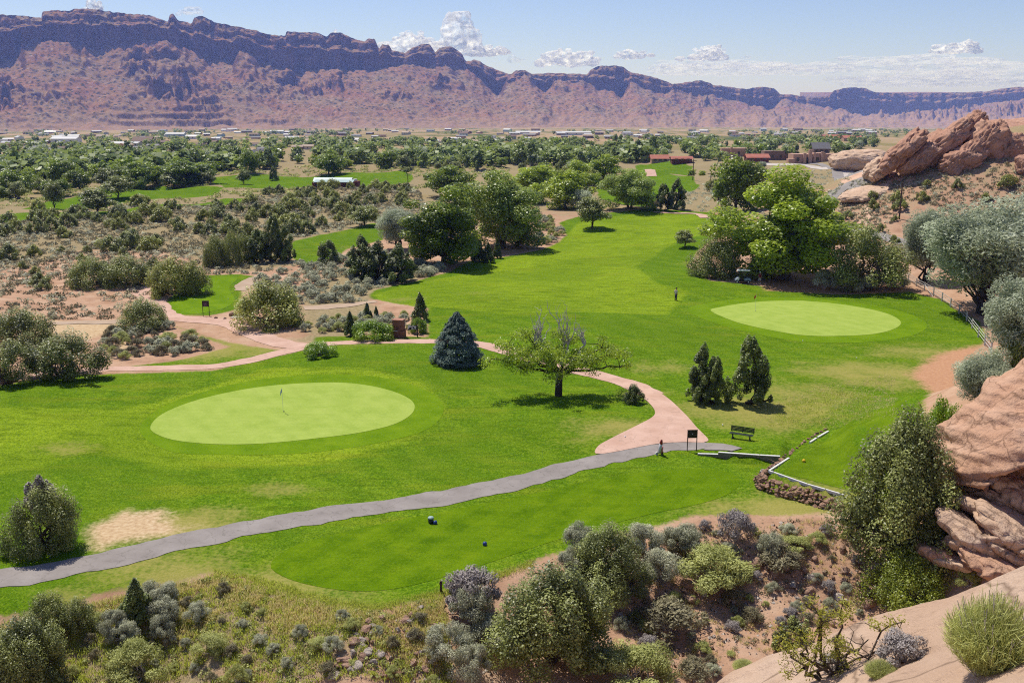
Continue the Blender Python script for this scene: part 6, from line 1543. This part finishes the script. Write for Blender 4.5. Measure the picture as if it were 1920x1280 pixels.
gable_house(1596, 263, 17, 10, 2.6, 1.8, walls[2], redroof, "long red-tiled house beside the wide one in the valley")
gable_house(1236, 305, 8, 6, 2.2, 1.4, walls[2], redroof, "brick-red house with a gable just beyond the far fairway")
gable_house(1277, 305, 9, 6, 2.0, .8, redwall, redroof, "low brick-red house right of the gabled one")
adobe_house(1385, 294, 1.0, [(-9,9,0,8,4.0)], "long flat-roofed tan house above the leafy dark tree", None, 0, [(-4,-.3,.7,4.8)], [(0,0,1.3,1,2.6),(5,0,1.3,1,2.6)])
gable_house(376, 296, 13, 9, 3.2, 1.2, walls[1], roofs[2], "big cream house with a low roof at the edge of the left woods")
gable_house(428, 299, 13, 9, 2.4, 2.4, walls[2], roofs[1], "grey hip-roofed house near the big cream house")
gable_house(270, 272, 15, 12, 3.4, 3.0, walls[3], roofs[3], "brown-roofed house alone among the left valley trees")
for k, (u, v, L) in enumerate([(330,256,24),(125,268,20),(990,252,36),(1080,253,40),(520,250,22)]): gable_house(u, v, L, 12, 3.6, 1.4, walls[1], roofs[0], ["long white metal warehouse at the foot of the rim","white metal shed among the left town trees","broad pale warehouse at the end of the dry field","longest white warehouse beside the dry field","pale low hall at the edge of the bare fields"][k])

# ------------------------------------------------------------------ the leaning tree with dead limbs
def feature_tree():
    g, h, w = size_at(912, 1182, 592, 742); r = np.random.default_rng(91); e = empty("old_tree", g)
    S = w/12.0; tp = []; C = []
    trunk = wig(r, (0,0,-.2), (.1,0,2.1), 6, .02); tp.append(tube(trunk, .34, .27, 10))
    limbs = [((-4.6,.4,4.4),.20),((-5.6,-.6,3.4),.15),((-2.6,1.2,4.9),.16),((.6,1.4,4.6),.17),((3.4,.6,3.9),.17),((5.6,-.2,2.7),.14),((2.2,-1.6,3.5),.13),((-1.0,-1.6,3.9),.13),((-3.4,-1.4,2.9),.10),((4.4,1.5,3.3),.12)]
    for (ex, ey, ez), rad_ in limbs:
        mid = np.array([ex*.45, ey*.5, 2.0 + (ez-2.0)*.38]); p = spline([trunk[-1], mid*1.0, (ex, ey, ez)], .5); p = p + r.normal(size=p.shape)*.07; p[0] = trunk[-1]
        tp.append(tube(p, rad_, .035, 7))
        for k in range(9):
            i = r.integers(len(p)//3, len(p)); q = p[i] + np.array([r.normal()*.9, r.normal()*.9, r.uniform(-.1, 1.1)]); tp.append(tube(wig(r, p[i], q, 5, .1), .04, .010, 5)); C.append(q)
        C += [p[-1], p[-3], p[len(p)//2] + np.array([0,0,.5])]
    C = np.array(C); C = C[C[:, 2] > 1.9]; R = r.uniform(.42, .8, len(C))
    V, F, t = crown_from(r, C, R, 17000, .19, .09, out=.5, droop=.25, tint_clump=.45, interior=.45, ell=(1.1,1.1,.75))
    o = obj("crown", mesh_np("old_tree_crown", V, F, [M['l_will']], dict(tint=t)), e); tv, tf = join(tp); obj("trunk", mesh_np("old_tree_trunk", tv, tf, [M['darkb']], None, True), e)
    dp = []
    for bx, top in ((.45,3.2),(-1.9,2.7),(.8,2.8),(-1.5,2.3),(2.2,1.5)):
        p0 = np.array([bx, .7, 4.2]); 
        for k in range(5):
            q = p0 + np.array([r.normal()*.55, r.normal()*.3, top*r.uniform(.6, 1.1)]); m = wig(r, p0, q, 6, .06); dp.append(tube(m, .065, .014, 5))
            for j in range(4): i = r.integers(2, 6); dp.append(tube(wig(r, m[i], m[i] + np.array([r.normal()*.3, r.normal()*.25, r.uniform(.2, .8)]), 4, .1), .024, .008, 4))
        dp.append(tube(wig(r, (bx*.4, .2, 2.6), p0, 5, .05), .10, .06, 6))
    for k in range(10): dp.append(tube(wig(r, (r.normal()*.15, -.2, 2.1), (r.normal()*.4, -.5, r.uniform(.7, 2.3)), 5, .12), .03, .008, 4))
    dv, df = join(dp); obj("dead_branches", mesh_np("dead_branches", dv, df, [M['paleb']], None, True), e)
    e.scale = (S, S, S*1.0); return tag(e, "old spreading tree with bare grey dead limbs on top and a dark trunk", "tree")
feature_tree()
def spruce():
    g, h, w = size_at(806, 908, 585, 682); r = np.random.default_rng(93); e = empty("blue_spruce_tree", (g[0], g[1]+.4, g[2])); P, T, Nn = [], [], []
    n = 40000; f = r.random(n)**1.15*.97; a = r.uniform(0, 6.283, n)
    lay = np.floor(f*17); az0 = _hash(lay.astype(int), np.floor(a*3.2).astype(int), 5)
    prof = (1-f**1.35)**.85*(.70 + .46*az0); rad_ = np.minimum(prof, .72+f*4.)*w*.5*r.uniform(.55, 1.02, n)**.6
    tip = rad_/(w*.5+1e-6)
    z = f*h + .03*np.sin(f*17*6.283)*(1-f) - .10*tip*(1-f) + r.normal(size=n)*.05
    P = np.stack([np.cos(a)*rad_, np.sin(a)*rad_, np.maximum(z, .05)], 1); o = np.stack([np.cos(a), np.sin(a), 0*a], 1)
    Tt = unit(o + np.array([0,0,.25]) + rdir(r, n)*.4); Nv = unit(np.array([0,0,1.])*.7 + o*.6 + rdir(r, n)*.5)
    V, F, t = leaves(r, P, Nv, Tt, .20, .085, np.clip(.35*az0 + .65*r.random(n), 0, 1))
    obj("crown", mesh_np("spruce_crown", V, F, [M['l_spruce']], dict(tint=t)), e); tv, tf = tube([(0,0,-.1),(0,0,h*.95)], .14, .02, 7); obj("trunk", mesh_np("spruce_trunk", tv, tf, [M['darkb']]), e)
    return tag(e, "dense conical blue spruce beside the concrete path", "tree")
spruce()

# ------------------------------------------------------------------ plants on the near slickrock
x, y = on_slab(1855, 1248); plant_at("rock_shrub", 'ephedra', (x, y, slabz(x, y)-.03), .92, .86, "upright green-stemmed shrub growing on the bare slickrock", "shrub")
for (u, v, h, w, kd, lab) in [(1690,1236,.42,.62,'dead_brush',"grey twiggy bush on the slickrock beside the twisted shrub"),(1395,1250,.22,.36,'ephedra',"small yellowish tuft at the slickrock edge"),(1560,1262,.25,.4,'dead_brush',"low dry tuft at the root of the twisted shrub"),(1650,1268,.25,.35,'ephedra',"short grass tuft between the two larger slickrock bushes")]:
    x, y = on_slab(u, v); plant_at("rock_shrub", kd, (x, y, slabz(x, y)-.02), h, w, lab, "shrub")
def twisted():
    x, y = on_slab(1545, 1278); z = slabz(x, y); r = np.random.default_rng(97); e = empty("twisted_shrub", (x, y, z-.05)); tp = []; C = []
    ends = [(-.42,0,.75),(-.1,.1,1.05),(.25,.2,1.15),(.62,.1,.62),(1.05,.05,.92),(-.55,.05,.45),(.15,-.1,.7),(-.25,.1,1.2),(.85,.1,.45)]
    for ex in ends:
        m = wig(r, (r.normal()*.04, 0, 0), ex, 9, .10); tp.append(tube(m, .030, .008, 7))
        for k in range(9):
            i = r.integers(3, 9); q = m[i] + np.array([r.normal()*.16, r.normal()*.12, r.normal()*.11 + .05]); tp.append(tube(wig(r, m[i], q, 4, .15), .009, .003, 5)); C.append(q)
        C.append(m[-1]); C.append(m[-2])
    V, F = join(tp); obj("branches", mesh_np("twisted_branches", V, F, [M['bark']], None, True), e)
    C = np.array(C); keep = (C[:, 0] < .3) | (C[:, 2] > .75); C = C[keep]
    V, F, t = crown_from(r, C, np.full(len(C), .10), 3600, .036, .02, out=.4, tint_clump=.4, interior=.6)
    obj("leaves", mesh_np("twisted_leaves", V, F, [leaf_mat("yellow_green_small_leaf", (.26,.27,.02), (.66,.64,.10), .4)], dict(tint=t)), e)
    return tag(e, "twisted grey shrub with sparse yellow-green leaves on the near slickrock", "shrub")
twisted()
